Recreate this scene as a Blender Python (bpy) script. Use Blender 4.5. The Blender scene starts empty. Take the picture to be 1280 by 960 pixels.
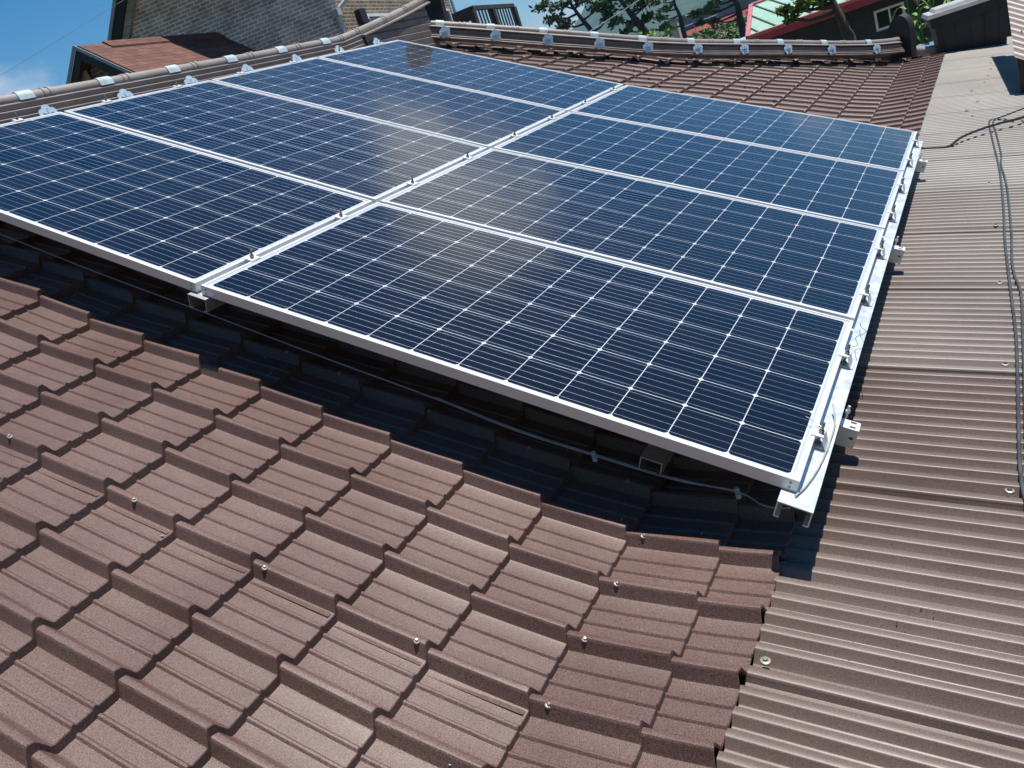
import bpy, bmesh, math, random
from mathutils import Vector, Matrix, noise

rnd = random.Random(7)
scene = bpy.context.scene
COL = scene.collection
R = math.radians

# ------------------------------------------------------------------ camera
CAM = Vector((2.29383, -1.67272, 0.23308))
FWD = Vector((-0.557, 0.762, -0.330)).normalized()
UPV = Vector((0.096, 0.454, 0.886))
cd = bpy.data.cameras.new('camera')
cam = bpy.data.objects.new('camera', cd)
COL.objects.link(cam)
scene.camera = cam
CAM_ROWS = [[0.825199, 0.461367, -0.325864], [-0.096082, -0.453849, -0.885883], [-0.556611, 0.762339, -0.330187]]
M = Matrix(((CAM_ROWS[0][0], -CAM_ROWS[1][0], -CAM_ROWS[2][0], CAM.x),
            (CAM_ROWS[0][1], -CAM_ROWS[1][1], -CAM_ROWS[2][1], CAM.y),
            (CAM_ROWS[0][2], -CAM_ROWS[1][2], -CAM_ROWS[2][2], CAM.z),
            (0, 0, 0, 1)))
cam.matrix_world = M
cd.sensor_fit = 'HORIZONTAL'
cd.sensor_width = 36.0
cd.lens = 36.0 * 987.65 / 1280.0
cd.clip_start = 0.02
cd.clip_end = 8000

# ------------------------------------------------------------------ world, sun, exposure
SUN = Vector((0.20, 0.20, 1.0)).normalized()
SUN_EL = math.asin(SUN.z)
SUN_AZ = math.atan2(SUN.x, SUN.y)
world = bpy.data.worlds.new('World')
scene.world = world
world.use_nodes = True
wn = world.node_tree
wn.nodes.clear()
def N(nt, typ, **kw):
    n = nt.nodes.new(typ)
    for k, v in kw.items():
        if k.startswith('i_'):
            n.inputs[k[2:].replace('_', ' ')].default_value = v
        else:
            setattr(n, k, v)
    return n
sky = N(wn, 'ShaderNodeTexSky', sky_type='NISHITA', sun_disc=False)
sky.sun_elevation = SUN_EL
sky.sun_rotation = SUN_AZ
sky.altitude = 50
sky.air_density = 1.0
sky.dust_density = 0.35
sky.ozone_density = 2.2
tc = N(wn, 'ShaderNodeTexCoord')
nrmv = N(wn, 'ShaderNodeVectorMath', operation='NORMALIZE')
wn.links.new(tc.outputs['Generated'], nrmv.inputs[0])
mp = N(wn, 'ShaderNodeMapping')
mp.inputs['Scale'].default_value = (1.0, 1.0, 2.4)
mp.inputs['Location'].default_value = (0.35, 0.1, 0.0)
wn.links.new(nrmv.outputs[0], mp.inputs['Vector'])
cn = N(wn, 'ShaderNodeTexNoise')
cn.inputs['Scale'].default_value = 5.5
cn.inputs['Detail'].default_value = 8.0
cn.inputs['Roughness'].default_value = 0.58
wn.links.new(mp.outputs['Vector'], cn.inputs['Vector'])
def wmath(op, a, b=None, clamp=False):
    n = N(wn, 'ShaderNodeMath', operation=op); n.use_clamp = clamp
    for i, v in enumerate((a, b)):
        if v is None: continue
        if isinstance(v, (int, float)): n.inputs[i].default_value = v
        else: wn.links.new(v, n.inputs[i])
    return n.outputs[0]
def cloud_bank(d, c0, c1):
    """0..1 weight of a cloud bank centred on the bearing d (cosines c0 outer, c1 inner)"""
    dv_ = N(wn, 'ShaderNodeVectorMath', operation='DOT_PRODUCT')
    wn.links.new(nrmv.outputs[0], dv_.inputs[0])
    dv_.inputs[1].default_value = Vector(d).normalized()
    mr_ = N(wn, 'ShaderNodeMapRange', interpolation_type='SMOOTHSTEP')
    mr_.inputs['From Min'].default_value = c0
    mr_.inputs['From Max'].default_value = c1
    wn.links.new(dv_.outputs['Value'], mr_.inputs['Value'])
    return mr_.outputs['Result']
# clouds low over the hills to the right of the brick house, and one drifting higher up
w_low = cloud_bank((-0.02, 0.99, 0.10), 0.80, 0.965)
szz = N(wn, 'ShaderNodeSeparateXYZ'); wn.links.new(nrmv.outputs[0], szz.inputs[0])
lowm = N(wn, 'ShaderNodeMapRange', interpolation_type='SMOOTHSTEP')
lowm.inputs['From Min'].default_value = 0.36; lowm.inputs['From Max'].default_value = 0.08
wn.links.new(szz.outputs['Z'], lowm.inputs['Value'])
w_low = wmath('MULTIPLY', w_low, lowm.outputs['Result'])
w_high = cloud_bank((-0.27, 0.83, 0.49), 0.984, 0.999)
w_left = cloud_bank((-0.86, 0.49, 0.12), 0.992, 0.999)
wsum = wmath('ADD', wmath('MULTIPLY', w_low, 0.42), wmath('ADD', wmath('MULTIPLY', w_high, 0.34), wmath('MULTIPLY', w_left, 0.22)))
dens = wmath('ADD', cn.outputs['Fac'], wsum)
cr = N(wn, 'ShaderNodeMapRange', interpolation_type='SMOOTHSTEP')
cr.inputs['From Min'].default_value = 0.64
cr.inputs['From Max'].default_value = 0.98
wn.links.new(dens, cr.inputs['Value'])
mx = N(wn, 'ShaderNodeMix', data_type='RGBA')
mx.inputs['B'].default_value = (11.5, 12.2, 13.0, 1)
wn.links.new(cr.outputs['Result'], mx.inputs['Factor'])
hs = N(wn, 'ShaderNodeHueSaturation')
hs.inputs['Saturation'].default_value = 1.5
hs.inputs['Hue'].default_value = 0.498
hs.inputs['Value'].default_value = 1.62
wn.links.new(sky.outputs['Color'], hs.inputs['Color'])
wn.links.new(hs.outputs['Color'], mx.inputs['A'])
bg = N(wn, 'ShaderNodeBackground')
bg.inputs['Strength'].default_value = 0.05
wo = N(wn, 'ShaderNodeOutputWorld')
wn.links.new(mx.outputs['Result'], bg.inputs['Color'])
wn.links.new(bg.outputs['Background'], wo.inputs['Surface'])

sd = bpy.data.lights.new('sun', 'SUN')
sd.energy = 5.0
sd.angle = R(0.53)
sd.color = (1.0, 0.95, 0.87)
sun = bpy.data.objects.new('sun', sd)
COL.objects.link(sun)
sun.rotation_euler = SUN.to_track_quat('Z', 'Y').to_euler()
sun.location = (0, 0, 30)

scene.view_settings.view_transform = 'Standard'
scene.view_settings.look = 'None'
scene.view_settings.exposure = 0.36
scene.view_settings.gamma = 1.0
scene.render.engine = 'CYCLES'

# ------------------------------------------------------------------ materials
def base_mat(name, col, rough=0.6, metal=0.0, spec=0.5):
    m = bpy.data.materials.new(name)
    m.use_nodes = True
    b = m.node_tree.nodes['Principled BSDF']
    b.inputs['Base Color'].default_value = (*col, 1)
    b.inputs['Roughness'].default_value = rough
    b.inputs['Metallic'].default_value = metal
    b.inputs['Specular IOR Level'].default_value = spec
    return m, m.node_tree, b

def noisy(name, c0, c1, scale=8, rough=0.6, metal=0.0, spec=0.5, detail=4, bump=0.0, bscale=None, bdist=0.002,
          fine=None, fine_amt=0.0, coord='Object', rough2=None, p0=0.35, p1=0.65, stretch=None):
    m, nt, b = base_mat(name, c0, rough, metal, spec)
    t = N(nt, 'ShaderNodeTexCoord')
    vec = t.outputs[coord]
    if stretch:
        mpg = N(nt, 'ShaderNodeMapping')
        mpg.inputs['Scale'].default_value = stretch
        nt.links.new(vec, mpg.inputs['Vector'])
        vec2 = mpg.outputs['Vector']
    else:
        vec2 = vec
    n = N(nt, 'ShaderNodeTexNoise')
    n.inputs['Scale'].default_value = scale
    n.inputs['Detail'].default_value = detail
    nt.links.new(vec2, n.inputs['Vector'])
    r = N(nt, 'ShaderNodeValToRGB')
    r.color_ramp.elements[0].position = p0
    r.color_ramp.elements[1].position = p1
    r.color_ramp.elements[0].color = (*c0, 1)
    r.color_ramp.elements[1].color = (*c1, 1)
    nt.links.new(n.outputs['Fac'], r.inputs['Fac'])
    out = r.outputs['Color']
    fn = None
    if fine:
        fn = N(nt, 'ShaderNodeTexNoise')
        fn.inputs['Scale'].default_value = fine
        fn.inputs['Detail'].default_value = 2
        nt.links.new(vec, fn.inputs['Vector'])
        mr = N(nt, 'ShaderNodeMapRange')
        mr.inputs['From Min'].default_value = 0.3
        mr.inputs['From Max'].default_value = 0.7
        mr.inputs['To Min'].default_value = 1 - fine_amt
        mr.inputs['To Max'].default_value = 1 + fine_amt
        nt.links.new(fn.outputs['Fac'], mr.inputs['Value'])
        mm = N(nt, 'ShaderNodeVectorMath', operation='SCALE')
        nt.links.new(out, mm.inputs[0])
        nt.links.new(mr.outputs['Result'], mm.inputs['Scale'])
        out = mm.outputs['Vector']
    nt.links.new(out, b.inputs['Base Color'])
    if rough2 is not None:
        mr2 = N(nt, 'ShaderNodeMapRange')
        mr2.inputs['From Min'].default_value = p0
        mr2.inputs['From Max'].default_value = p1
        mr2.inputs['To Min'].default_value = rough
        mr2.inputs['To Max'].default_value = rough2
        nt.links.new(n.outputs['Fac'], mr2.inputs['Value'])
        nt.links.new(mr2.outputs['Result'], b.inputs['Roughness'])
    if bump:
        bn = N(nt, 'ShaderNodeTexNoise')
        bn.inputs['Scale'].default_value = bscale or fine or scale
        bn.inputs['Detail'].default_value = 2
        nt.links.new(vec, bn.inputs['Vector'])
        bp = N(nt, 'ShaderNodeBump')
        bp.inputs['Strength'].default_value = bump
        bp.inputs['Distance'].default_value = bdist
        nt.links.new(bn.outputs['Fac'], bp.inputs['Height'])
        nt.links.new(bp.outputs['Normal'], b.inputs['Normal'])
    return m

def brick_mat(name, c1, c2, mortar, bw, bh, ms=0.010, rough=0.85, var=None, offset=0.5, bumpd=0.004):
    m, nt, b = base_mat(name, c1, rough)
    t = N(nt, 'ShaderNodeTexCoord')
    br = N(nt, 'ShaderNodeTexBrick')
    br.inputs['Color1'].default_value = (*c1, 1)
    br.inputs['Color2'].default_value = (*c2, 1)
    br.inputs['Mortar'].default_value = (*mortar, 1)
    br.inputs['Scale'].default_value = 1.0
    br.inputs['Mortar Size'].default_value = ms / 2
    br.inputs['Mortar Smooth'].default_value = 0.1
    br.inputs['Brick Width'].default_value = bw
    br.inputs['Row Height'].default_value = bh
    br.inputs['Bias'].default_value = 0.0
    br.offset = offset
    nt.links.new(t.outputs['UV'], br.inputs['Vector'])
    nz = N(nt, 'ShaderNodeTexNoise')
    nz.inputs['Scale'].default_value = 2.5
    nz.inputs['Detail'].default_value = 6
    nt.links.new(t.outputs['UV'], nz.inputs['Vector'])
    mr = N(nt, 'ShaderNodeMapRange')
    mr.inputs['From Min'].default_value = 0.3
    mr.inputs['From Max'].default_value = 0.7
    mr.inputs['To Min'].default_value = 0.7
    mr.inputs['To Max'].default_value = 1.3
    nt.links.new(nz.outputs['Fac'], mr.inputs['Value'])
    sc = N(nt, 'ShaderNodeVectorMath', operation='SCALE')
    nt.links.new(br.outputs['Color'], sc.inputs[0])
    nt.links.new(mr.outputs['Result'], sc.inputs['Scale'])
    nt.links.new(sc.outputs['Vector'], b.inputs['Base Color'])
    bp = N(nt, 'ShaderNodeBump', invert=True)
    bp.inputs['Strength'].default_value = 0.6
    bp.inputs['Distance'].default_value = bumpd
    nt.links.new(br.outputs['Fac'], bp.inputs['Height'])
    nt.links.new(bp.outputs['Normal'], b.inputs['Normal'])
    return m

# stone-granule coated steel tile
TILE = noisy('granule_coated_tile', (0.100, 0.054, 0.046), (0.138, 0.084, 0.072), scale=2.4, rough=0.50, spec=0.4,
             fine=400, fine_amt=0.68, bump=0.5, bscale=420, bdist=0.0015)
_b = TILE.node_tree.nodes['Principled BSDF']
_b.inputs['Coat Weight'].default_value = 0.25
_b.inputs['Coat Roughness'].default_value = 0.36
_b.inputs['Coat IOR'].default_value = 1.5
RIDGEM = noisy('ridge_cap_paint', (0.27, 0.235, 0.21), (0.34, 0.30, 0.275), scale=5, rough=0.42, fine=260, fine_amt=0.15)
RIDGEW = noisy('ridge_wall_paint', (0.15, 0.118, 0.112), (0.20, 0.162, 0.152), scale=7, rough=0.5, fine=300, fine_amt=0.2)
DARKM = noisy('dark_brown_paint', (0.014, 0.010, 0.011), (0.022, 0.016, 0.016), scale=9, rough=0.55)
CORR = noisy('corrugated_brown_steel', (0.112, 0.076, 0.063), (0.156, 0.115, 0.098), scale=2.1, rough=0.48, spec=0.4,
             fine=420, fine_amt=0.35, bump=0.2, bscale=520, bdist=0.0008)
CORR_SHEEN = noisy('far_sheen_corrugated_steel', (0.215, 0.194, 0.170), (0.278, 0.254, 0.226), scale=1.3, rough=0.48, spec=0.4,
             fine=420, fine_amt=0.25, bump=0.2, bscale=520, bdist=0.0008)  # far sheets: grazing sky sheen put into the base colour
CORR_HALF_SHEEN = noisy('half_sheen_corrugated_steel', (0.163, 0.134, 0.116), (0.216, 0.182, 0.160), scale=1.3, rough=0.48, spec=0.4,
             fine=420, fine_amt=0.3, bump=0.2, bscale=520, bdist=0.0008)  # middle sheets: a weaker share of that sheen in the colour
for _m in (CORR, CORR_HALF_SHEEN, CORR_SHEEN):
    _b = _m.node_tree.nodes['Principled BSDF']
    _b.inputs['Coat Weight'].default_value = 0.28
    _b.inputs['Coat Roughness'].default_value = 0.36
    _b.inputs['Coat IOR'].default_value = 1.5
CORR2 = noisy('neighbour_corrugated_steel', (0.145, 0.115, 0.105), (0.20, 0.165, 0.15), scale=2.3, rough=0.42, fine=300, fine_amt=0.15)
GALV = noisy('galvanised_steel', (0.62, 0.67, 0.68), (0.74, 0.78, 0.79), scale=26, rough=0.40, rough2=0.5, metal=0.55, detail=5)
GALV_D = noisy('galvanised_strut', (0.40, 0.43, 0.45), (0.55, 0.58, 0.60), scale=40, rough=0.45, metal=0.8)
ALU = noisy('anodised_aluminium', (0.70, 0.71, 0.73), (0.78, 0.79, 0.80), scale=3, rough=0.42, metal=0.35)
STEEL = noisy('bolt_steel', (0.20, 0.19, 0.17), (0.34, 0.33, 0.30), scale=60, rough=0.4, metal=0.9)
WASHER = noisy('screw_washer', (0.22, 0.195, 0.165), (0.36, 0.33, 0.29), scale=80, rough=0.5, metal=0.5)
SCREWD = noisy('dark_screw', (0.05, 0.045, 0.04), (0.12, 0.10, 0.09), scale=80, rough=0.5, metal=0.4)
STRAP = noisy('pale_plastic', (0.42, 0.52, 0.57), (0.56, 0.66, 0.70), scale=20, rough=0.35)
FLOWER = noisy('pale_blue_plastic', (0.50, 0.64, 0.76), (0.66, 0.78, 0.86), scale=25, rough=0.4)
FLOWC = noisy('blue_plastic', (0.22, 0.36, 0.55), (0.30, 0.46, 0.64), scale=25, rough=0.4)
BLACK = noisy('black_rubber', (0.012, 0.013, 0.014), (0.022, 0.023, 0.024), scale=30, rough=0.45)
GREYC = noisy('grey_cable_sheath', (0.035, 0.040, 0.042), (0.075, 0.082, 0.085), scale=20, rough=0.4)
ZINCW = noisy('pale_wire', (0.35, 0.40, 0.47), (0.50, 0.55, 0.62), scale=20, rough=0.35, metal=0.4)
GRNDW = noisy('ground_wire_sheath', (0.33, 0.35, 0.31), (0.45, 0.47, 0.43), scale=30, rough=0.5)
BOX = noisy('dark_grey_plastic', (0.016, 0.019, 0.028), (0.026, 0.030, 0.041), scale=6, rough=0.55)
LID = noisy('weathered_grey_plastic', (0.30, 0.31, 0.31), (0.42, 0.43, 0.43), scale=9, rough=0.6)
BRICK1 = brick_mat('grey_brown_brick', (0.42, 0.315, 0.285), (0.60, 0.465, 0.415), (0.90, 0.83, 0.79), 0.215, 0.070, ms=0.020)
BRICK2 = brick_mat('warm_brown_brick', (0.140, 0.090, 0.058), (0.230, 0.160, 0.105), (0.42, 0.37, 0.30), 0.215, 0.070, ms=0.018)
SHINGLE = brick_mat('red_asphalt_shingle', (0.125, 0.052, 0.040), (0.180, 0.080, 0.060), (0.055, 0.026, 0.022), 0.30, 0.11, ms=0.012, rough=0.9)
FASCIA_D = noisy('black_fascia', (0.012, 0.011, 0.012), (0.02, 0.018, 0.018), scale=6, rough=0.5)
FASCIA_L = noisy('grey_drip_edge', (0.28, 0.30, 0.33), (0.36, 0.38, 0.41), scale=6, rough=0.4, metal=0.3)
SOFFIT = brick_mat('beige_soffit_panel', (0.34, 0.32, 0.25), (0.38, 0.36, 0.29), (0.17, 0.16, 0.13), 0.6, 0.12, ms=0.012)
CREAM = noisy('cream_paint', (0.48, 0.44, 0.33), (0.58, 0.54, 0.42), scale=4, rough=0.8)
PIPE = noisy('grey_downspout', (0.42, 0.45, 0.46), (0.52, 0.55, 0.56), scale=4, rough=0.45)
WHITEF = noisy('white_window_frame', (0.66, 0.69, 0.68), (0.78, 0.80, 0.79), scale=6, rough=0.45)
GLASSD, _, _ = base_mat('dark_window_glass', (0.012, 0.016, 0.018), 0.06)
GLASSB, _, _ = base_mat('blue_window_glass', (0.05, 0.10, 0.12), 0.08)
WOODD = noisy('dark_stained_wood', (0.030, 0.022, 0.019), (0.055, 0.042, 0.036), scale=9, rough=0.6)
GREENR = noisy('mint_green_metal', (0.26, 0.44, 0.34), (0.33, 0.51, 0.41), scale=0.9, rough=0.5, fine=9, fine_amt=0.10)
SEAMD = noisy('seam_metal', (0.03, 0.06, 0.05), (0.05, 0.08, 0.07), scale=4, rough=0.6)
REDT = noisy('red_trim_paint', (0.36, 0.035, 0.045), (0.45, 0.06, 0.07), scale=3, rough=0.45)
NAVY = brick_mat('dark_navy_siding', (0.022, 0.028, 0.032), (0.028, 0.034, 0.038), (0.012, 0.014, 0.016), 3.0, 0.12, ms=0.012, rough=0.6)
BLUER = noisy('pale_blue_sheet', (0.24, 0.42, 0.58), (0.32, 0.50, 0.66), scale=3, rough=0.5)
BARK = noisy('pine_bark', (0.055, 0.038, 0.028), (0.11, 0.075, 0.055), scale=14, rough=0.9, bump=0.5, bscale=30, bdist=0.01)
BARKD = noisy('dark_pine_bark', (0.022, 0.020, 0.020), (0.045, 0.040, 0.036), scale=6, rough=0.9)
def leaf_mat(name, c0, c1, scale=1.2):
    m = noisy(name, c0, c1, scale=scale, rough=0.6, spec=0.3, p0=0.3, p1=0.7)
    nt = m.node_tree
    b = nt.nodes['Principled BSDF']
    b.inputs['Transmission Weight'].default_value = 0.0
    b.inputs['Subsurface Weight'].default_value = 0.0
    return m
NEEDLE = leaf_mat('pine_needles', (0.034, 0.072, 0.028), (0.100, 0.165, 0.058))
NEEDLE2 = leaf_mat('garden_pine_needles', (0.05, 0.095, 0.018), (0.13, 0.20, 0.045), 3)
BRIGHTL = leaf_mat('bright_leaves', (0.15, 0.25, 0.03), (0.26, 0.38, 0.06), 2)
HEDGE = leaf_mat('hedge_leaves', (0.045, 0.10, 0.022), (0.10, 0.19, 0.045), 0.8)
CORNL = leaf_mat('corn_leaves', (0.08, 0.19, 0.03), (0.17, 0.33, 0.07), 5)
CORNT = noisy('corn_tassel_straw', (0.40, 0.36, 0.22), (0.50, 0.46, 0.30), scale=9, rough=0.8)
MOUNT = noisy('forested_slope', (0.030, 0.058, 0.028), (0.055, 0.090, 0.042), scale=0.02, rough=0.95, fine=0.12, fine_amt=0.3)
GROUND = noisy('village_ground', (0.11, 0.10, 0.075), (0.16, 0.15, 0.11), scale=0.15, rough=0.95, fine=2.5, fine_amt=0.25)
ASPH = noisy('asphalt', (0.045, 0.045, 0.046), (0.06, 0.06, 0.06), scale=0.8, rough=0.9)
CONC = noisy('grey_concrete', (0.16, 0.17, 0.18), (0.23, 0.24, 0.25), scale=0.7, rough=0.9, fine=6, fine_amt=0.12)
REDW = noisy('brick_red_wall', (0.21, 0.045, 0.035), (0.29, 0.07, 0.05), scale=1.3, rough=0.85)
PLAST = noisy('cream_render', (0.42, 0.40, 0.34), (0.50, 0.48, 0.41), scale=0.9, rough=0.9)
GRIT = noisy('dark_grit', (0.02, 0.018, 0.016), (0.05, 0.045, 0.04), scale=60, rough=0.9)
CHIP = noisy('pale_leaf_chip', (0.30, 0.28, 0.24), (0.45, 0.42, 0.36), scale=60, rough=0.9)

# photovoltaic face: cells, grid lines, corner diamonds, busbars; local X along the long side (metres)
PL, PS, PT = 1.956, 0.992, 0.035
def pv_material():
    m, nt, b = base_mat('photovoltaic_cells', (0.01, 0.02, 0.06), 0.35)
    L = nt.links
    t = N(nt, 'ShaderNodeTexCoord')
    s = N(nt, 'ShaderNodeSeparateXYZ')
    L.new(t.outputs['Object'], s.inputs[0])
    def mth(op, a, bb=None, c=None):
        n = N(nt, 'ShaderNodeMath', operation=op)
        for i, v in enumerate((a, bb, c)):
            if v is None: continue
            if isinstance(v, (int, float)): n.inputs[i].default_value = v
            else: L.new(v, n.inputs[i])
        return n.outputs[0]
    cx = 1.9040 / 12
    cy = 0.9510 / 6
    u = mth('DIVIDE', mth('ADD', s.outputs['X'], 0.9520), cx)
    v = mth('DIVIDE', mth('ADD', s.outputs['Y'], 0.4755), cy)
    fu = mth('FRACT', u)
    fv = mth('FRACT', v)
    du = mth('MULTIPLY', mth('MINIMUM', fu, mth('SUBTRACT', 1.0, fu)), cx)
    dv = mth('MULTIPLY', mth('MINIMUM', fv, mth('SUBTRACT', 1.0, fv)), cy)
    line_u = mth('LESS_THAN', du, 0.0013)
    line_v = mth('LESS_THAN', dv, 0.0013)
    diam = mth('LESS_THAN', mth('ADD', du, dv), 0.0100)
    out_u = mth('GREATER_THAN', mth('ABSOLUTE', s.outputs['X']), 0.9515)
    out_v = mth('GREATER_THAN', mth('ABSOLUTE', s.outputs['Y']), 0.4750)
    white = mth('MAXIMUM', mth('MAXIMUM', line_u, line_v), mth('MAXIMUM', diam, mth('MAXIMUM', out_u, out_v)))
    # five busbars per cell, parallel to the long side
    bf = mth('FRACT', mth('MULTIPLY', fv, 5.0))
    bus = mth('LESS_THAN', mth('ABSOLUTE', mth('SUBTRACT', bf, 0.5)), 0.021)
    bus = mth('MULTIPLY', bus, mth('SUBTRACT', 1.0, white))
    # ribbon on the white margin at both short ends
    ax = mth('ABSOLUTE', s.outputs['X'])
    rib = mth('MULTIPLY', mth('GREATER_THAN', ax, 0.9570), mth('LESS_THAN', ax, 0.9600))
    rib = mth('MULTIPLY', rib, mth('LESS_THAN', mth('ABSOLUTE', s.outputs['Y']), 0.46))
    # cell to cell tint
    wv = N(nt, 'ShaderNodeCombineXYZ')
    L.new(mth('FLOOR', u), wv.inputs[0])
    L.new(mth('FLOOR', v), wv.inputs[1])
    oi = N(nt, 'ShaderNodeObjectInfo')
    L.new(mth('MULTIPLY', oi.outputs['Random'], 50.0), wv.inputs[2])
    wh = N(nt, 'ShaderNodeTexWhiteNoise', noise_dimensions='3D')
    L.new(wv.outputs[0], wh.inputs['Vector'])
    tint = N(nt, 'ShaderNodeMix', data_type='RGBA')
    tint.inputs['A'].default_value = (0.0026, 0.0029, 0.0052, 1)
    tint.inputs['B'].default_value = (0.0058, 0.0056, 0.0098, 1)
    L.new(wh.outputs['Value'], tint.inputs['Factor'])
    m1 = N(nt, 'ShaderNodeMix', data_type='RGBA')
    m1.inputs['B'].default_value = (0.50, 0.52, 0.55, 1)
    L.new(bus, m1.inputs['Factor'])
    L.new(tint.outputs['Result'], m1.inputs['A'])
    m2 = N(nt, 'ShaderNodeMix', data_type='RGBA')
    m2.inputs['B'].default_value = (0.55, 0.57, 0.60, 1)
    L.new(white, m2.inputs['Factor'])
    L.new(m1.outputs['Result'], m2.inputs['A'])
    m3 = N(nt, 'ShaderNodeMix', data_type='RGBA')
    m3.inputs['B'].default_value = (0.34, 0.42, 0.50, 1)
    L.new(rib, m3.inputs['Factor'])
    L.new(m2.outputs['Result'], m3.inputs['A'])
    L.new(m3.outputs['Result'], b.inputs['Base Color'])
    b.inputs['Specular IOR Level'].default_value = 0.08
    b.inputs['Coat Weight'].default_value = 1.0
    b.inputs['Coat Roughness'].default_value = 0.035
    b.inputs['Coat IOR'].default_value = 1.48
    L.new(mth('MULTIPLY', bus, 0.9), b.inputs['Metallic'])
    hw = mth('SUBTRACT', 1.0, mth('DIVIDE', mth('ABSOLUTE', mth('SUBTRACT', bf, 0.5)), 0.021))
    hgt = mth('MULTIPLY', mth('POWER', mth('MAXIMUM', hw, 0.0), 0.5), bus)
    bpn = N(nt, 'ShaderNodeBump')
    bpn.inputs['Strength'].default_value = 1.0
    bpn.inputs['Distance'].default_value = 0.0007
    L.new(hgt, bpn.inputs['Height'])
    L.new(bpn.outputs['Normal'], b.inputs['Normal'])
    # dust film, faint
    dn = N(nt, 'ShaderNodeTexNoise')
    dn.inputs['Scale'].default_value = 3.0
    dn.inputs['Detail'].default_value = 6
    L.new(t.outputs['Object'], dn.inputs['Vector'])
    cr_ = N(nt, 'ShaderNodeMapRange')
    cr_.inputs['To Min'].default_value = 0.02
    cr_.inputs['To Max'].default_value = 0.09
    L.new(dn.outputs['Fac'], cr_.inputs['Value'])
    L.new(cr_.outputs['Result'], b.inputs['Coat Roughness'])
    return m
PV = pv_material()

# ------------------------------------------------------------------ mesh builder
def uv_project(me):
    uv = me.uv_layers.new(name='UVMap')
    Z = Vector((0, 0, 1))
    for p in me.polygons:
        n = p.normal
        t = Z.cross(n)
        if t.length < 1e-3: t = Vector((1, 0, 0))
        t.normalize()
        w = n.cross(t)
        for li in p.loop_indices:
            co = me.vertices[me.loops[li].vertex_index].co
            uv.data[li].uv = (co.dot(t), co.dot(w))

class MB:
    def __init__(self): self.v = []; self.f = []
    def add(self, vs, fs):
        o = len(self.v)
        self.v += [tuple(x) for x in vs]
        self.f += [tuple(i + o for i in q) for q in fs]
        return self
    def hexa(self, p):   # 8 points: 0-3 bottom loop, 4-7 top loop
        return self.add(p, [(3, 2, 1, 0), (4, 5, 6, 7), (0, 1, 5, 4), (1, 2, 6, 5), (2, 3, 7, 6), (3, 0, 4, 7)])
    def box(self, c, sz, mat=None):
        x, y, z = (a / 2 for a in sz)
        p = [Vector(q) for q in ((-x, -y, -z), (x, -y, -z), (x, y, -z), (-x, y, -z), (-x, -y, z), (x, -y, z), (x, y, z), (-x, y, z))]
        if mat is not None: p = [mat @ q for q in p]
        c = Vector(c)
        return self.hexa([q + c for q in p])
    def prism(self, poly, ext):    # extrude a planar polygon by the vector ext
        n = len(poly)
        a = [Vector(q) for q in poly]
        b = [q + Vector(ext) for q in a]
        return self.add(a + b, [tuple(range(n - 1, -1, -1)), tuple(range(n, 2 * n))] +
                        [(i, (i + 1) % n, n + (i + 1) % n, n + i) for i in range(n)])
    def tube(self, path, rad, n=10, cap=True):
        path = [Vector(p) for p in path]
        if not hasattr(rad, '__len__'): rad = [rad] * len(path)
        vs = []; fs = []
        ref = None
        for i, p in enumerate(path):
            d = (path[min(i + 1, len(path) - 1)] - path[max(i - 1, 0)]).normalized()
            if ref is None:
                ref = d.orthogonal().normalized()
            ref = (ref - d * ref.dot(d)).normalized()
            w = d.cross(ref)
            for k in range(n):
                a = 2 * math.pi * k / n
                vs.append(p + (ref * math.cos(a) + w * math.sin(a)) * rad[i])
        for i in range(len(path) - 1):
            for k in range(n):
                a = i * n + k; b = i * n + (k + 1) % n
                fs.append((a, b, b + n, a + n))
        if cap:
            fs.append(tuple(range(n - 1, -1, -1)))
            fs.append(tuple(range((len(path) - 1) * n, len(path) * n)))
        return self.add(vs, fs)
    def sweep(self, prof, path, frame):  # closed 2D profile swept along path; frame(i) -> (a,b) axes
        n = len(prof); vs = []; fs = []
        for i, p in enumerate(path):
            a, b = frame(i)
            for (s, t) in prof: vs.append(Vector(p) + a * s + b * t)
        for i in range(len(path) - 1):
            for k in range(n):
                q = i * n + k; r_ = i * n + (k + 1) % n
                fs.append((q, r_, r_ + n, q + n))
        fs.append(tuple(range(n - 1, -1, -1)))
        fs.append(tuple(range((len(path) - 1) * n, len(path) * n)))
        return self.add(vs, fs)
    def build(self, name, mat, parent=None, local=False, smooth=None, double=False):
        off = Vector((0, 0, 0))
        if parent is not None and not local: off = parent.location
        me = bpy.data.meshes.new(name)
        me.from_pydata([tuple(Vector(q) - off) for q in self.v], [], self.f)
        me.update()
        bm = bmesh.new(); bm.from_mesh(me)
        if not double: bmesh.ops.recalc_face_normals(bm, faces=bm.faces)
        bm.to_mesh(me); bm.free()
        uv_project(me)
        me.materials.append(mat)
        if smooth is not None:
            me.polygons.foreach_set('use_smooth', [True] * len(me.polygons))
            me.set_sharp_from_angle(angle=R(smooth))
        o = bpy.data.objects.new(name, me)
        COL.objects.link(o)
        if parent is not None: o.parent = parent
        return o

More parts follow.
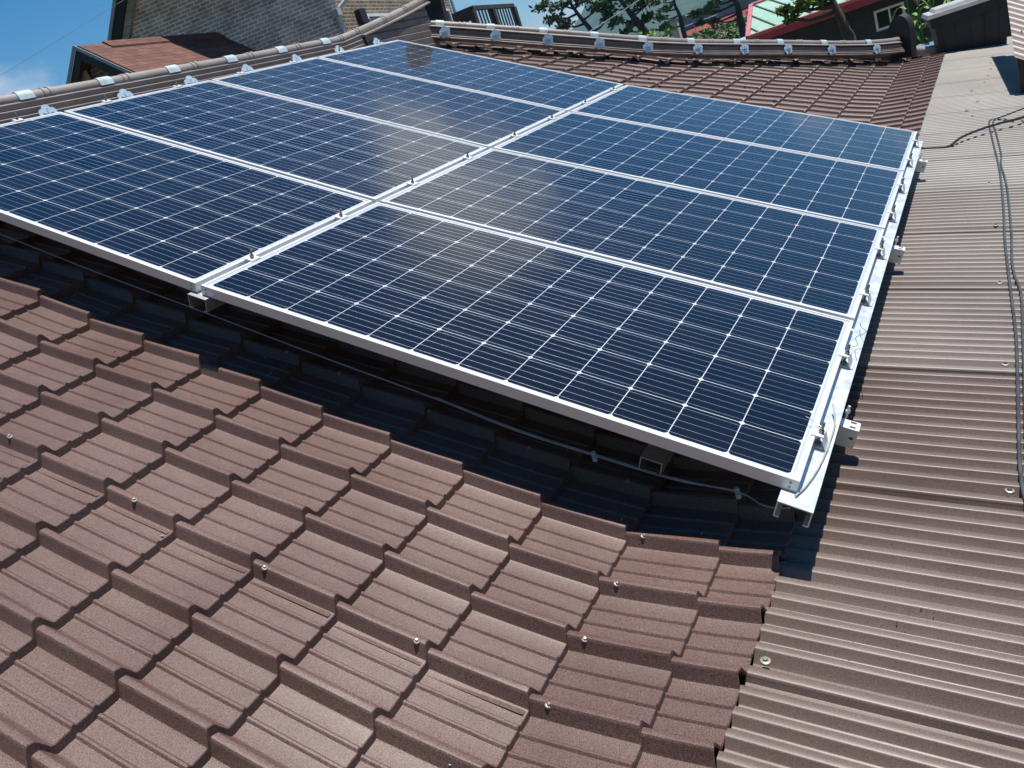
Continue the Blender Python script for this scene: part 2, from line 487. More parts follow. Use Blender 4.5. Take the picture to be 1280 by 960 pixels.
def thing(name, label, cat, loc=(0, 0, 0), rot=(0, 0, 0), group=None):
    o = bpy.data.objects.new(name, None)
    o.empty_display_size = 0.1
    COL.objects.link(o)
    o.location = loc; o.rotation_euler = rot
    o['label'] = label; o['category'] = cat
    if group: o['group'] = group
    return o
def tag(o, label=None, cat=None, group=None, kind=None):
    if label: o['label'] = label
    if cat: o['category'] = cat
    if group: o['group'] = group
    if kind: o['kind'] = kind
    return o
def kids(o): return [c for c in bpy.data.objects if c.parent == o]
def copy_tree(o, parent=None):
    c = o.copy(); COL.objects.link(c)
    if parent is not None: c.parent = parent
    for ch in kids(o): copy_tree(ch, c)
    return c
def relabel(o, label): o['label'] = label; return o

def interp(x, xs, ys):
    if x <= xs[0]: return ys[0] + (x - xs[0]) * (ys[1] - ys[0]) / (xs[1] - xs[0])
    for i in range(len(xs) - 1):
        if x <= xs[i + 1]:
            return ys[i] + (x - xs[i]) * (ys[i + 1] - ys[i]) / (xs[i + 1] - xs[i])
    return ys[-1] + (x - xs[-1]) * (ys[-1] - ys[-2]) / (xs[-1] - xs[-2])

GZ = -4.0   # village ground level

# ------------------------------------------------------------------ the setting: ground, embankment, road, mountain
def grid_mesh(name, mat, xs, ys, zf, kind='structure'):
    mb = MB()
    nx, ny = len(xs), len(ys)
    vs = [(x, y, zf(x, y)) for y in ys for x in xs]
    fs = [(j * nx + i, j * nx + i + 1, (j + 1) * nx + i + 1, (j + 1) * nx + i) for j in range(ny - 1) for i in range(nx - 1)]
    mb.add(vs, fs)
    o = mb.build(name, mat, smooth=60)
    o['kind'] = kind
    return o
MB().add([(-2900, -2900, GZ), (2900, -2900, GZ), (2900, 2900, GZ), (-2900, 2900, GZ)], [(0, 1, 2, 3)]).build('ground', GROUND)['kind'] = 'structure'

# unseen wooded slope added behind the camera to cut the sky fill
def sky_block_z(x, y):
    t = min(1.0, max(0.0, (-y - 9.0) / 26.0))
    t = t * t * (3 - 2 * t)
    u = min(1.0, max(0.0, (70 - abs(x - 4)) / 45.0))
    return GZ - 0.3 + 24.0 * t * u + 1.6 * t * noise.fractal(Vector((x / 7, y / 7, 0.5)), 1.0, 2.0, 4)
grid_mesh('hill', MOUNT, [-70 + 2.2 * i for i in range(68)], [-60 + 1.6 * i for i in range(33)], sky_block_z)

# ------------------------------------------------------------------ tiled roof of the house
# height of the tile roll tops as a function of x (measured along the slope); flatter at the eave
RX = [-3.0, -0.8165, -0.5866, -0.3375, -0.0921, 0.1464, 0.3749, 0.6107, 0.8425, 1.0725, 1.3108, 1.5587, 1.80]
RZ = [1.2465, 0.1473, 0.0148, -0.1088, -0.2260, -0.3453, -0.4664, -0.5818, -0.6996, -0.8190, -0.9236, -0.9738, -1.0227]
def zr(x): return interp(x, RX, RZ)
HX = [-2.40, -2.33, -1.85, -0.98, -0.26, 0.31, 1.0, 1.30, 1.80]
HY = [5.25, 5.31, 5.70, 6.26, 6.87, 7.75, 8.58, 9.15, 9.95]
def hy(x): return interp(x, HX, HY)
def hx(y):
    return interp(y, HY, HX)

house = thing('tiled_house', 'house under the brown stepped tile roof that carries the solar panels', 'house', (0, 3, GZ))

# across-the-roof profile of one 0.2 m tile, from a roll top towards the viewer
PROF = [(0.000, 0.0000), (-0.0030, -0.0006), (-0.0058, -0.0030), (-0.0080, -0.0075), (-0.0180, -0.0300), (-0.0205, -0.0340), (-0.026, -0.0356),
        (-0.0615, -0.0350), (-0.0645, -0.0315), (-0.0665, -0.0298), (-0.0715, -0.0298), (-0.0735, -0.0315), (-0.0765, -0.0350),
        (-0.1125, -0.0350), (-0.1155, -0.0315), (-0.1175, -0.0298), (-0.1225, -0.0298), (-0.1245, -0.0315), (-0.1275, -0.0350),
        (-0.162, -0.0358), (-0.166, -0.0350), (-0.170, -0.0320), (-0.184, -0.0060), (-0.188, -0.0015), (-0.193, 0.0)]
PITCH = 0.20
Y0 = -0.06
STEP = 0.027
courses = [-0.8165 - 0.2365 * k for k in range(7, 0, -1)] + RX[1:12] + [1.705]
def tile_field():
    mb = MB()
    k0, k1 = -47, 12       # pitches: y = Y0 - PITCH*k
    ks = list(range(k0, k1))
    cols = []
    for k in ks:
        yk = Y0 - PITCH * k
        f = min(1.0, max(0.0, (yk - 0.8) / 3.0)); f = 1.0 - 0.44 * f * f * (3 - 2 * f)      # rolls flattened towards the far end so the lit pans show
        for (dy, dz) in PROF: cols.append((k, yk + (dy * f ** 1.5 if dy > -0.0262 else dy), dz * f - 0.0358 * (1 - f)))
    for ci in range(len(courses) - 1):
        xa, xb = courses[ci], courses[ci + 1]
        za, zb = zr(xa) - STEP, zr(xb)
        last = (ci == len(courses) - 2)
        jit = {k: (rnd.uniform(-0.0015, 0.0015), rnd.uniform(-0.0015, 0.0015), rnd.uniform(-0.002, 0.002)) for k in ks}
        rows = []
        # samples along x inside the course, very slight sag
        ts = (0.0, 0.45, 0.85, 1.0)
        segs = []
        for (k, y, dz) in cols:
            j = jit[k]
            # overlap of neighbouring sheets every 11 rolls
            lap = 0.003 if (k % 4 == 3 and dz < -0.02 and -0.032 < (y - (Y0 - PITCH * k)) < -0.02) else 0.0
            pts = []
            for t in ts:
                x = xa - 0.02 + (xb - xa + 0.02) * t
                z = za + 0.02 * 0.5 * (1 - t) + (zb - za) * t + dz - 0.0015 * math.sin(math.pi * t)
                z += j[0] * t + j[1] * (1 - t) * 0.3
                pts.append((x + (j[2] if t == 1 else 0), y, z))
            xe, ye, ze = pts[-1]
            pts.append((xe + 0.0012, y, ze - 0.0025))
            pts.append((xe - 0.002, y, ze - (0.0245 if not last else 0.012)))
            pts.append((xe - 0.016, y, ze - (0.0245 if not last else 0.012)))
            segs.append(pts)
        m = len(segs[0])
        base = len(mb.v)
        flat = [p for s in segs for p in s]
        mb.v += flat
        for a in range(len(segs) - 1):
            ymid = segs[a][0][1]
            xm = 0.5 * (xa + xb)
            for i in range(m - 1):
                x_here = segs[a][i][0]
                if ymid > hy(x_here) + 0.42: continue
                q = base + a * m + i
                mb.f.append((q, q + 1, q + m + 1, q + m))
    return mb
roof = tile_field().build('roof', TILE, house, smooth=24)

# sheet overlap seams: a thin raised edge of the upper sheet running down the slope in the pans
def lap_edge(y, x0, x1):
    mb = MB()
    xs = []
    x = x0
    for ci in range(len(courses) - 1):
        xa, xb = max(courses[ci], x0), min(courses[ci + 1], x1)
        if xb <= xa: continue
        f = lambda xx: (zr(courses[ci]) - STEP) + (zr(courses[ci + 1]) - zr(courses[ci]) + STEP) * (xx - courses[ci]) / (courses[ci + 1] - courses[ci]) - 0.035 - 0.0015 * math.sin(math.pi * (xx - courses[ci]) / (courses[ci + 1] - courses[ci]))
        pa = Vector((xa + 0.002, y, f(xa + 0.002))); pb = Vector((xb - 0.004, y + rnd.uniform(-.001, .001), f(xb - 0.004)))
        pm = (pa + pb) / 2; pm.z += rnd.uniform(-0.0005, 0.001) - 0.0012
        for p, q in ((pa, pm), (pm, pb)):
            up = Vector((0, 0, 0.0030))
            mb.hexa([p + Vector((0, -0.002, -0.001)), q + Vector((0, -0.002, -0.001)), q + Vector((0, 0.012, -0.001)), p + Vector((0, 0.012, -0.001)),
                     p + Vector((0, -0.002, 0)) + up, q + Vector((0, -0.002, 0)) + up, q + Vector((0, 0.012, -0.0008)), p + Vector((0, 0.012, -0.0008))])
    return mb
lap_edge(Y0 - PITCH * 3 - 0.036, -1.8, 1.33).build('sheet_edge', TILE, house)
lap_edge(Y0 - PITCH * 4 - 0.056, 1.34, 1.70).build('sheet_edge', TILE, house)

# rear slope behind the main ridge and hip slope beyond the hip ridge (seen only from elsewhere)
def rear_roof():
    mb = MB()
    zt = zr(-2.3)
    mb.add([(-2.30, -2.3, zt - 0.02), (-2.30, 5.3, zt - 0.02), (-6.2, 9.4, -1.02), (-6.2, -2.3, -1.02)], [(0, 1, 2, 3)])
    return mb
rear_roof().build('rear_roof', TILE, house)
def hip_roof():
    mb = MB()
    # rolls run towards +y from the hip line
    x = -6.2
    vs = []; fs = []
    xs = []
    while x < 1.72:
        for (dy, dz) in PROF[::2]: xs.append((x + dy + 0.2, dz))
        x += 0.2
    xs.sort()
    nrow = 9
    for (xx, dz) in xs:
        yt = hy(max(xx, -2.4)) if xx > -2.35 else 5.3 + (-2.35 - xx) * 1.05
        zt = zr(max(xx, -2.3)) if xx > -2.3 else zr(-2.3) - (-2.3 - xx) * 0.48
        for i in range(nrow):
            t = i / (nrow - 1)
            y = yt + (10.35 - yt) * t
            z = zt + (-1.06 - zt) * t + dz - 0.01
            vs.append((xx, y, z))
    for a in range(len(xs) - 1):
        for i in range(nrow - 1):
            q = a * nrow + i
            fs.append((q, q + nrow, q + nrow + 1, q + 1))
    mb.add(vs, fs)
    return mb
hip_roof().build('hip_roof', TILE, house, smooth=38)
# house walls under the eaves
MB().box((-2.3, 3.6, (GZ - 1.25) / 2 - 0.0), (7.0, 11.6, -1.25 - GZ)).build('wall', PLAST, house)

# ---- ridges
RIDGE_X = -2.30
YS_ = [-2.3, 0.0, 1.0, 2.0, 3.0, 4.0, 4.28, 4.75, 5.10, 5.47]
ZS_ = [1.14, 1.095, 1.085, 1.075, 1.065, 1.065, 1.10, 1.165, 1.22, 1.285]   # tube centre
def ridge_z(y): return interp(y, YS_, ZS_)
TUBE_R = 0.037
def cap_segment(mb, pts, r0):
    """one ridge cap: tube with a flared collar at its far end"""
    n = len(pts)
    mb.tube(pts, [r0] * n, 16)
    d = (pts[-1] - pts[-2]).normalized()
    e = pts[-1]
    mb.tube([e - d * 0.052, e - d * 0.050, e - d * 0.034, e - d * 0.032], [r0 * 1.0, r0 * 1.13, r0 * 1.13, r0 * 1.0], 16, cap=False)
    mb.tube([e - d * 0.014, e - d * 0.012, e + d * 0.010, e + d * 0.012], [r0 * 1.0, r0 * 1.16, r0 * 1.16, r0 * 1.0], 16, cap=False)
yj = [-2.3, -1.78, -1.26, -0.74, -0.22, 0.30, 0.82, 1.46 - 0.12, 1.98 - 0.1, 2.44, 2.97, 3.49, 4.03, 4.27, 4.70, 5.06, 5.44]
for a, b in zip(yj[:-1], yj[1:]):
    mb = MB()
    pts = [Vector((RIDGE_X, a + (b - a) * t / 4, ridge_z(a + (b - a) * t / 4))) for t in range(5)]
    cap_segment(mb, pts, TUBE_R)
    mb.build('ridge_cap', RIDGEM, house, smooth=45)
def ridge_wall():
    """stepped strips facing +x and -x"""
    mb = MB()
    for side in (1, -1):
        ys = [-2.3 + 0.35 * i for i in range(19)] + [4.26]
        nst = 7
        def prof(y):
            top = ridge_z(y) - 0.018
            bot = zr(RIDGE_X + 0.05) - 0.06
            out = []
            h = (top - bot) / nst
            for s in range(nst):
                zt = top - h * s; zb = zt - h
                xo = 0.036 + 0.005 * s
                out += [(xo, zt), (xo + 0.012, zt - 0.009), (xo + 0.009, zb + 0.0012)]
            return out
        P = [[(RIDGE_X + side * a, y, z) for a, z in prof(y)] for y in ys]
        m = len(P[0])
        mb.add([q for r_ in P for q in r_], [(j * m + i, j * m + i + 1, (j + 1) * m + i + 1, (j + 1) * m + i) for j in range(len(P) - 1) for i in range(m - 1)])
    return mb
ridge_wall().build('ridge_wall', RIDGEW, house)
# raised end of the main ridge: triangular boarded wall under the rising caps, with a sloping ledge plate
def rise_wall():
    mb = MB()
    ya, yb = 4.265, 5.33
    nst = 7
    ys = [ya + (yb - ya) * i / 12 for i in range(13)]
    bot = zr(RIDGE_X + 0.05) - 0.05
    for side in (1, -1):
        P = []
        for y in ys:
            top = ridge_z(y) - 0.03
            row = []
            full = 1.24
            h = (full - bot) / nst
            for s in range(nst):
                zt = bot + h * (nst - s); zb = zt - h
                for xo, z in ((0.040 + 0.004 * s, zt), (0.053 + 0.004 * s, zt - 0.010), (0.050 + 0.004 * s, zb + 0.0015)):
                    row.append((RIDGE_X + side * xo, y, min(z, top)))
            P.append(row)
        m = len(P[0])
        mb.add([q for r_ in P for q in r_], [(j * m + i, j * m + i + 1, (j + 1) * m + i + 1, (j + 1) * m + i) for j in range(len(P) - 1) for i in range(m - 1)])
    # ends
    for y, top in ((ys[0], ridge_z(ys[0]) - 0.03), (ys[-1], ridge_z(ys[-1]) - 0.03)):
        mb.box((RIDGE_X, y, (top + bot) / 2), (0.09, 0.012, top - bot))
    return mb
rise_wall().build('ridge_end_wall', RIDGEW, house)
ledge = MB()
pp_ = [Vector((RIDGE_X, y, ridge_z(y) - 0.040)) for y in (4.25, 4.5, 4.75, 5.1, 5.40)]
ledge.sweep([(-0.085, -0.008), (0.085, -0.008), (0.085, 0.004), (0.05, 0.012), (-0.05, 0.012), (-0.085, 0.004)], pp_, lambda i: (Vector((1, 0, 0)), Vector((0, -0.17, 1)).normalized()))
ledge.build('ridge_ledge', RIDGEM, house)
# dark arched end tile at the upturned end
def arch_tile(mb, c, nrm, w, h, th, lean=0.0):
    nrm = Vector(nrm).normalized(); side = Vector((0, 0, 1)).cross(nrm).normalized(); up = (Vector((0, 0, 1)) + nrm * lean).normalized()
    poly = [(-w / 2, 0), (w / 2, 0), (w / 2, h - w * 0.62)] + [(w / 2 * math.cos(a), h - w * 0.62 + w * 0.62 * math.sin(a)) for a in [math.pi * i / 14 for i in range(1, 14)]] + [(-w / 2, h - w * 0.62)]
    P = [Vector(c) + side * s + up * t for s, t in poly]
    mb.prism(P, nrm * th)
mb = MB(); arch_tile(mb, (RIDGE_X, 5.47, 1.02), (0.08, 1, 0), 0.28, 0.80, 0.055, 0.15)
mb.build('ridge_end_tile', DARKM, house)
# straps and flower plates
def strap(mb, c, d, r0, w=0.085):
    d = Vector(d).normalized(); s = Vector((0, 0, 1)).cross(d).normalized(); u = d.cross(s)
    if u.z < 0: u = -u
    c = Vector(c)
    vs = []; n = 14
    for e in (-w / 2, w / 2):
        for k in range(n + 1):
            a = -0.25 + (math.pi + 0.5) * k / n
            fl = 1.0 + (0.10 if k in (0, n) else 0)
            bow = 1.0
            vs.append(c + d * e * (1 + 0.12 * math.cos(a) ** 2) + (s * math.cos(a) + u * math.sin(a)) * r0 * fl)
    m = n + 1
    fs = [(k, k + 1, m + k + 1, m + k) for k in range(n)]
    inner = [Vector(q) - ((Vector(q) - c) - d * (Vector(q) - c).dot(d)).normalized() * 0.003 for q in vs]
    o = len(vs)
    fs2 = [(o + a, o + b, o + c_, o + e_) for (a, b, c_, e_) in fs]
    edge = [(0, m, o + m, o), (n, m + n, o + m + n, o + n)]
    edge += [(k, k + 1, o + k + 1, o + k) for k in range(n)] + [(m + k, m + k + 1, o + m + k + 1, o + m + k) for k in range(n)]
    mb.add(vs + inner, fs + fs2 + edge)
def flower(c, nrm, size):
    nrm = Vector(nrm).normalized(); s = Vector((0, 0, 1)).cross(nrm).normalized(); u = nrm.cross(s)
    c = Vector(c)
    mb = MB()
    poly = []
    for k in range(60):
        a = 2 * math.pi * k / 60
        rr = size * (0.76 + 0.24 * abs(math.cos(2.5 * (a - math.pi / 2))) ** 0.6)
        poly.append(c + (s * math.cos(a) + u * math.sin(a)) * rr)
    mb.prism(poly, nrm * 0.006)
    f = mb.build('flower_plate', FLOWER, house)
    mc = MB()
    for k in range(5):
        a = math.pi / 2 + 2 * math.pi * k / 5
        d = s * math.cos(a) + u * math.sin(a); e = nrm.cross(d)
        p0 = c + nrm * 0.0062
        mc.prism([p0 + d * size * 0.10 + e * size * 0.022, p0 + d * size * 0.62, p0 + d * size * 0.10 - e * size * 0.022], nrm * 0.003)
    ring = [c + nrm * 0.006 + (s * math.cos(2 * math.pi * k / 12) + u * math.sin(2 * math.pi * k / 12)) * size * 0.11 for k in range(12)]
    mc.prism(ring, nrm * 0.006)
    mo = mc.build('flower_center', FLOWC, house)
    mo.parent = f
    mo.matrix_parent_inverse = Matrix.Identity(4)
    return f
for y in [1.18 + 0.522 * k for k in range(-6, 6)]:
    if y > 3.95: continue
    mb = MB(); strap(mb, (RIDGE_X, y, ridge_z(y)), (0, 1, 0), TUBE_R + 0.006)
    mb.build('cap_strap', STRAP, house, smooth=50)
for y in [1.22 + 0.525 * k for k in range(-6, 7)]:
    if y > 4.5: continue
    flower((RIDGE_X + 0.088, y, 0.962), (1, 0, 0.12), 0.056)

# hip ridge
def hip_pt(x, dz): return Vector((x, hy(x), zr(x) + dz))
HIPN_ = [(-2.37 + 3.52 * i / 44) for i in range(45)]
# smoothed centre line of the hip in plan and height
def hipc(x, dz):
    a = [x + o for o in (-0.35, -0.18, 0, 0.18, 0.35)]
    y = sum(hy(q) for q in a) / 5; z = sum(zr(q) for q in a) / 5
    return Vector((x, y, z + dz))
def hipd(x): return (hipc(x + 0.02, 0) - hipc(x - 0.02, 0)).normalized()
def hip_side(x):
    d = hipd(x); d.z = 0; d.normalize(); return Vector((d.y, -d.x, 0))      # towards the viewer
xs_ = [-2.35 + 3.60 * i / 36 for i in range(37)]
mb = MB()
prof_h = [(0.104, 0.022), (0.108, 0.036), (0.098, 0.045), (0.100, 0.055), (0.089, 0.064), (0.091, 0.073), (0.078, 0.083), (0.080, 0.118), (-0.062, 0.118), (-0.085, 0.022)]
mb.sweep(prof_h, [hipc(x, 0.002) for x in xs_], lambda i: (hip_side(xs_[i]), Vector((0, 0, 1))))
mb.build('hip_wall', RIDGEW, house)
mb = MB()
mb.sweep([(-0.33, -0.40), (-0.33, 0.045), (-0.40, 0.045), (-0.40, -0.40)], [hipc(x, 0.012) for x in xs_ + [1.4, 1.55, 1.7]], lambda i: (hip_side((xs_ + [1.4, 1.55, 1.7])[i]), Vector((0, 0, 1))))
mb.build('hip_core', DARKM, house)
mb = MB()
mb.sweep([(0.088, 0.122), (0.088, 0.130), (0.045, 0.146), (-0.045, 0.146), (-0.088, 0.130), (-0.088, 0.122)], [hipc(x, 0.012) for x in xs_], lambda i: (hip_side(xs_[i]), Vector((0, 0, 1))))
mb.build('ridge_ledge', RIDGEM, house)
HSTRAP = [-2.205, -1.839, -1.445, -1.06, -0.702, -0.351, -0.022, 0.299, 0.643, 1.009]
jx = [-2.36, -2.03, -1.64, -1.25, -0.88, -0.53, -0.19, 0.14, 0.47, 0.82, 1.27]
for a, b in zip(jx[:-1], jx[1:]):
    mb = MB(); cap_segment(mb, [hipc(a + (b - a) * t / 4, 0.172) for t in range(5)], 0.033)
    mb.build('ridge_cap', RIDGEM, house, smooth=45)
for x in HSTRAP:
    mb = MB(); strap(mb, hipc(x, 0.172), hipd(x), 0.039, 0.075)
    mb.build('cap_strap', STRAP, house, smooth=50)
    flower(hipc(x + 0.01, 0.090) + hip_side(x) * 0.104, hip_side(x) + Vector((0, 0, 0.1)), 0.055)
# arched end tile at the lower end of the hip ridge
mb = MB(); dd = hipd(1.1); dd.z = 0
arch_tile(mb, hipc(1.28, -0.03), dd, 0.28, 0.46, 0.09, 0.12)
mb.build('ridge_end_tile', DARKM, house)
# small cap stub beyond the end tile
mb = MB(); cap_segment(mb, [hipc(1.38 + 0.05 * t, 0.03 - 0.01 * t) for t in range(5)], 0.05)
mb.build('ridge_cap', RIDGEM, house, smooth=45)
# screws on the tile rolls
def screw(loc, nrm, parent, hexr=0.0040, wash=0.0080, mat=STEEL):
    nrm = Vector(nrm).normalized(); loc = Vector(loc)
    q = nrm.to_track_quat('Z', 'Y').to_matrix()
    mb = MB()
    mb.tube([loc - nrm * 0.002, loc + nrm * 0.002, loc + nrm * 0.0035], [wash, wash, wash * 0.75], 12)
    w = mb.build('roof_screw', WASHER, parent, smooth=40)
    mh = MB()
    mh.tube([loc + nrm * 0.0030, loc + nrm * 0.0068, loc + nrm * 0.0078], [hexr, hexr, hexr * 0.8], 6)
    h = mh.build('screw_head', mat, parent)
    h.parent = w
    return w
SN = Vector((0.45, 0, 0.89))
tile_screws = [(-0.205, 3), (0.245, 3), (0.645, 3), (1.054, 3), (1.356, 0), (1.356, 1), (1.354, 2), (1.354, 3), (1.36, 4), (-0.62, 3),
               (0.10, -1), (0.62, -1), (0.30, -1), (0.95, -1), (1.25, -1)]
def roof_z_at(x):
    for ci in range(len(courses) - 1):
        if courses[ci] <= x <= courses[ci + 1]:
            t = (x - courses[ci]) / (courses[ci + 1] - courses[ci])
            return zr(courses[ci]) - STEP + (zr(courses[ci + 1]) - zr(courses[ci]) + STEP) * t - 0.0015 * math.sin(math.pi * t)
    return zr(x)
for (x, k) in tile_screws:
    screw((x, Y0 - PITCH * k - 0.004, roof_z_at(x)), SN + Vector((rnd.uniform(-.1, .1), rnd.uniform(-.12, .02), 0)), house)
for i in range(26):
    x = rnd.uniform(-1.2, 1.6); k = -rnd.randint(22, 40)
    y = Y0 - PITCH * k
    if y < hy(x) - 0.3: screw((x, y - 0.004, roof_z_at(x)), SN, house, mat=SCREWD)

# ------------------------------------------------------------------ corrugated lean-to roof
CX0, CZ0, CS = 1.655, -1.041, -0.18
def cz(x): return CZ0 + CS * (x - CX0)
leanto = thing('corrugated_lean_to', 'low lean-to roof of brown corrugated steel sheets along the tiled eave', 'roof', (2.6, 3, GZ))
SHW = 0.765
def corr_profile():
    """one sheet across its width, y rising away from the viewer: (y, dz)"""
    pr = []
    n = 12; pit = 0.0575
    h = 0.0105
    y = 0.0
    def crest(y0):
        return [(y0, -h), (y0 + 0.0055, -h), (y0 + 0.0080, -h * 0.85), (y0 + 0.0190, h * 0.74), (y0 + 0.0205, h * 0.90), (y0 + 0.0230, h), (y0 + 0.0400, h), (y0 + 0.0425, h * 0.85), (y0 + 0.0535, -h * 0.8), (y0 + 0.0560, -h)]
    # seam: the overlapping edge lies on a rib's near face, a deeper trough follows
    pr += [(0.0, h * 0.115 + 0.0003), (0.0003, h * 0.115 + 0.0019), (0.0034, h * 0.76 + 0.001), (0.0050, h * 0.92), (0.0075, h), (0.0245, h), (0.027, h * 0.85), (0.039, -h * 1.2), (0.043, -h * 1.6), (0.0575, -h * 1.6)]
    y = 0.0580
    for i in range(n):
        c = crest(y)
        pr += c[2:] if i == 0 else c
        y += pit
    pr += [(y + 0.003, -h), (SHW - 0.0052, -h * 0.93), (SHW + 0.0015, h * 0.42)]
    return pr
cpr = corr_profile()
screw_xy = [(1.735, -0.395), (2.19, 0.375), (2.19, 1.14), (2.18, 1.91), (2.17, 2.70), (2.14, 3.49), (2.01, 6.63), (2.06, 6.1), (2.10, 7.0), (2.13, 7.4), (2.15, 7.8), (2.15, 8.2), (2.15, 8.6), (1.99, 5.75), (2.03, 5.5)]
for k in range(-3, 14):
    yb = -0.432 + SHW * k
    mb = MB()
    vs = []; fs = []
    xs = [CX0 + 0.047, 2.0, 2.6, 3.4]
    jz = rnd.uniform(-0.001, 0.001)
    for x in xs:
        for (dy, dz) in cpr:
            # last sheets run under the box
            vs.append((x, yb + dy, cz(x) + dz + jz + 0.0012 * math.sin(x * 5 + k)))
    m = len(cpr)
    fs = [(j * m + i, (j + 1) * m + i, (j + 1) * m + i + 1, j * m + i + 1) for j in range(len(xs) - 1) for i in range(m - 1)]
    mb.add(vs, fs)
    mb.build('roof_sheet', CORR if k < 2 else (CORR_HALF_SHEEN if k < 5 else CORR_SHEEN), leanto, smooth=40)  # sheets lighten with distance, grazing sheen painted into their colour
for (x, y) in screw_xy:
    screw((x, y + 0.012, cz(x) + 0.009), (0.17, 0, 0.98), leanto, 0.006, 0.012, SCREWD if y > 0 else STEEL)
MB().box((2.55, 3.6, GZ / 2 - 0.85), (1.5, 11.5, -GZ - 1.7)).build('wall', PLAST, leanto)

# ------------------------------------------------------------------ solar array
KK = 0.0308
AL = R(26.0)
A_R, A_L = AL - KK / 2, AL + KK / 2
GC, GR = 0.0243, 0.0218
def dirs(side):
    a = A_R if side > 0 else A_L
    u = Vector((math.cos(a), 0, -math.sin(a))) * side
    n = Vector((math.sin(a), 0, math.cos(a)))
    return u, n, a
def ap(side, u, y, off=0.0):
    d, n, a = dirs(side)
    return d * u + n * off + Vector((0, y, 0))
def make_panel():
    root = thing('solar_panel', 'x', 'solar panel', group='solar panels on the tiled roof')
    fr = MB()
    x, y, w = PL / 2, PS / 2, 0.0105
    o = [(-x, -y), (x, -y), (x, y), (-x, y)]
    i = [(-x + w, -y + w), (x - w, -y + w), (x - w, y - w), (-x + w, y - w)]
    b = 0.0008
    ob = [(-x + b, -y + b), (x - b, -y + b), (x - b, y - b), (-x + b, y - b)]
    fl = 0.028
    vs = [(*p, -PT) for p in o] + [(*p, -b) for p in o] + [(*p, 0) for p in ob] + [(*p, 0) for p in i] + [(*p, -0.0045) for p in i] + [(p[0] * (x - fl) / x, p[1] * (y - fl) / y, -PT) for p in o] + [(p[0] * (x - fl) / x, p[1] * (y - fl) / y, -PT + 0.002) for p in o]
    fs = []
    for k in range(4):
        k2 = (k + 1) % 4
        for lv in (0, 4, 8, 12): fs.append((lv + k, lv + k2, lv + 4 + k2, lv + 4 + k))
        fs.append((k, 20 + k, 20 + k2, k2))
        fs.append((20 + k, 24 + k, 24 + k2, 20 + k2))
    fr.add(vs, fs)
    fr.build('frame', ALU, root, local=True)
    # corner screws on the short-end faces of the frame
    g = MB().box((0, 0, -0.0045), (2 * (x - w) + 0.004, 2 * (y - w) + 0.004, 0.004))
    g.build('cell_face', PV, root, local=True)
    bk = MB().box((0, 0, -0.0085), (2 * (x - w), 2 * (y - w), 0.003))
    bk.build('back_sheet', WHITEF, root, local=True)
    jb = MB().box((x - 0.25, 0, -0.020), (0.11, 0.10, 0.019))
    jb.build('junction_box', BLACK, root, local=True)
    sc = MB()
    for sx in (-1, 1):
        for dz in (-0.012, -0.026):
            c = Vector((sx * (x - 0.020), -y, dz))
            sc.tube([c + Vector((0, 0.001, 0)), c + Vector((0, -0.0018, 0))], 0.0032, 8)
    sc.build('frame_screw', STEEL, root, local=True)
    return root
proto = make_panel()
ordn = ['nearest the camera', 'second from the camera', 'third from the camera', 'farthest from the camera']
first = True
for side, cname in ((1, 'lower column beside the corrugated roof'), (-1, 'upper column below the main ridge')):
    for r_ in range(4):
        o = proto if first else copy_tree(proto)
        first = False
        d, n, a = dirs(side)
        o.location = ap(side, GC / 2 + PL / 2, PS / 2 + r_ * (PS + GR))
        o.rotation_euler = (0, a, 0)
        relabel(o, 'blue solar panel in the %s, %s' % (cname, ordn[r_]))

# galvanised channels that carry the panels
def channel(name, label, side, uc, y0, y1, off, w=0.08, h=0.047, lip=0.014, t=0.0032, mat=GALV):
    d, n, a = dirs(side)
    base = ap(side, uc, y0, off)
    th = thing(name, label, 'rail', base)
    pr = [(-w / 2, 0), (w / 2, 0), (w / 2, -h), (w / 2 - lip, -h), (w / 2 - lip, -h + t), (w / 2 - t, -h + t), (w / 2 - t, -t),
          (-w / 2 + t, -t), (-w / 2 + t, -h + t), (-w / 2 + lip, -h + t), (-w / 2 + lip, -h), (-w / 2, -h)]
    mb = MB()
    mb.sweep(pr, [ap(side, uc, y0, off), ap(side, uc, (y0 + y1) / 2, off), ap(side, uc, y1, off)], lambda i: (d, n))
    mb.build('channel', mat, th)
    return th
LOW = -PT - 0.001
channel('mounting_rail', 'galvanised channel under the gap between the two panel columns', 1, 0.008, -0.022, 4.08, LOW, mat=GALV_D)
rr = channel('mounting_rail', 'wide galvanised channel along the lower right edge of the array', 1, 1.975, -0.055, 3.96, LOW, w=0.085)
channel('mounting_rail', 'galvanised channel under the upper panel edge by the main ridge', -1, 1.965, 0.02, 4.06, LOW)
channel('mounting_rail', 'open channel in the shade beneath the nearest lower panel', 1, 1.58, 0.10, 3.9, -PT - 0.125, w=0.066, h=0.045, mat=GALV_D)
channel('mounting_rail', 'open channel in the shade beneath the nearest upper panel', -1, 1.0, 0.38, 3.9, -PT - 0.125, w=0.066, h=0.045, mat=GALV_D)
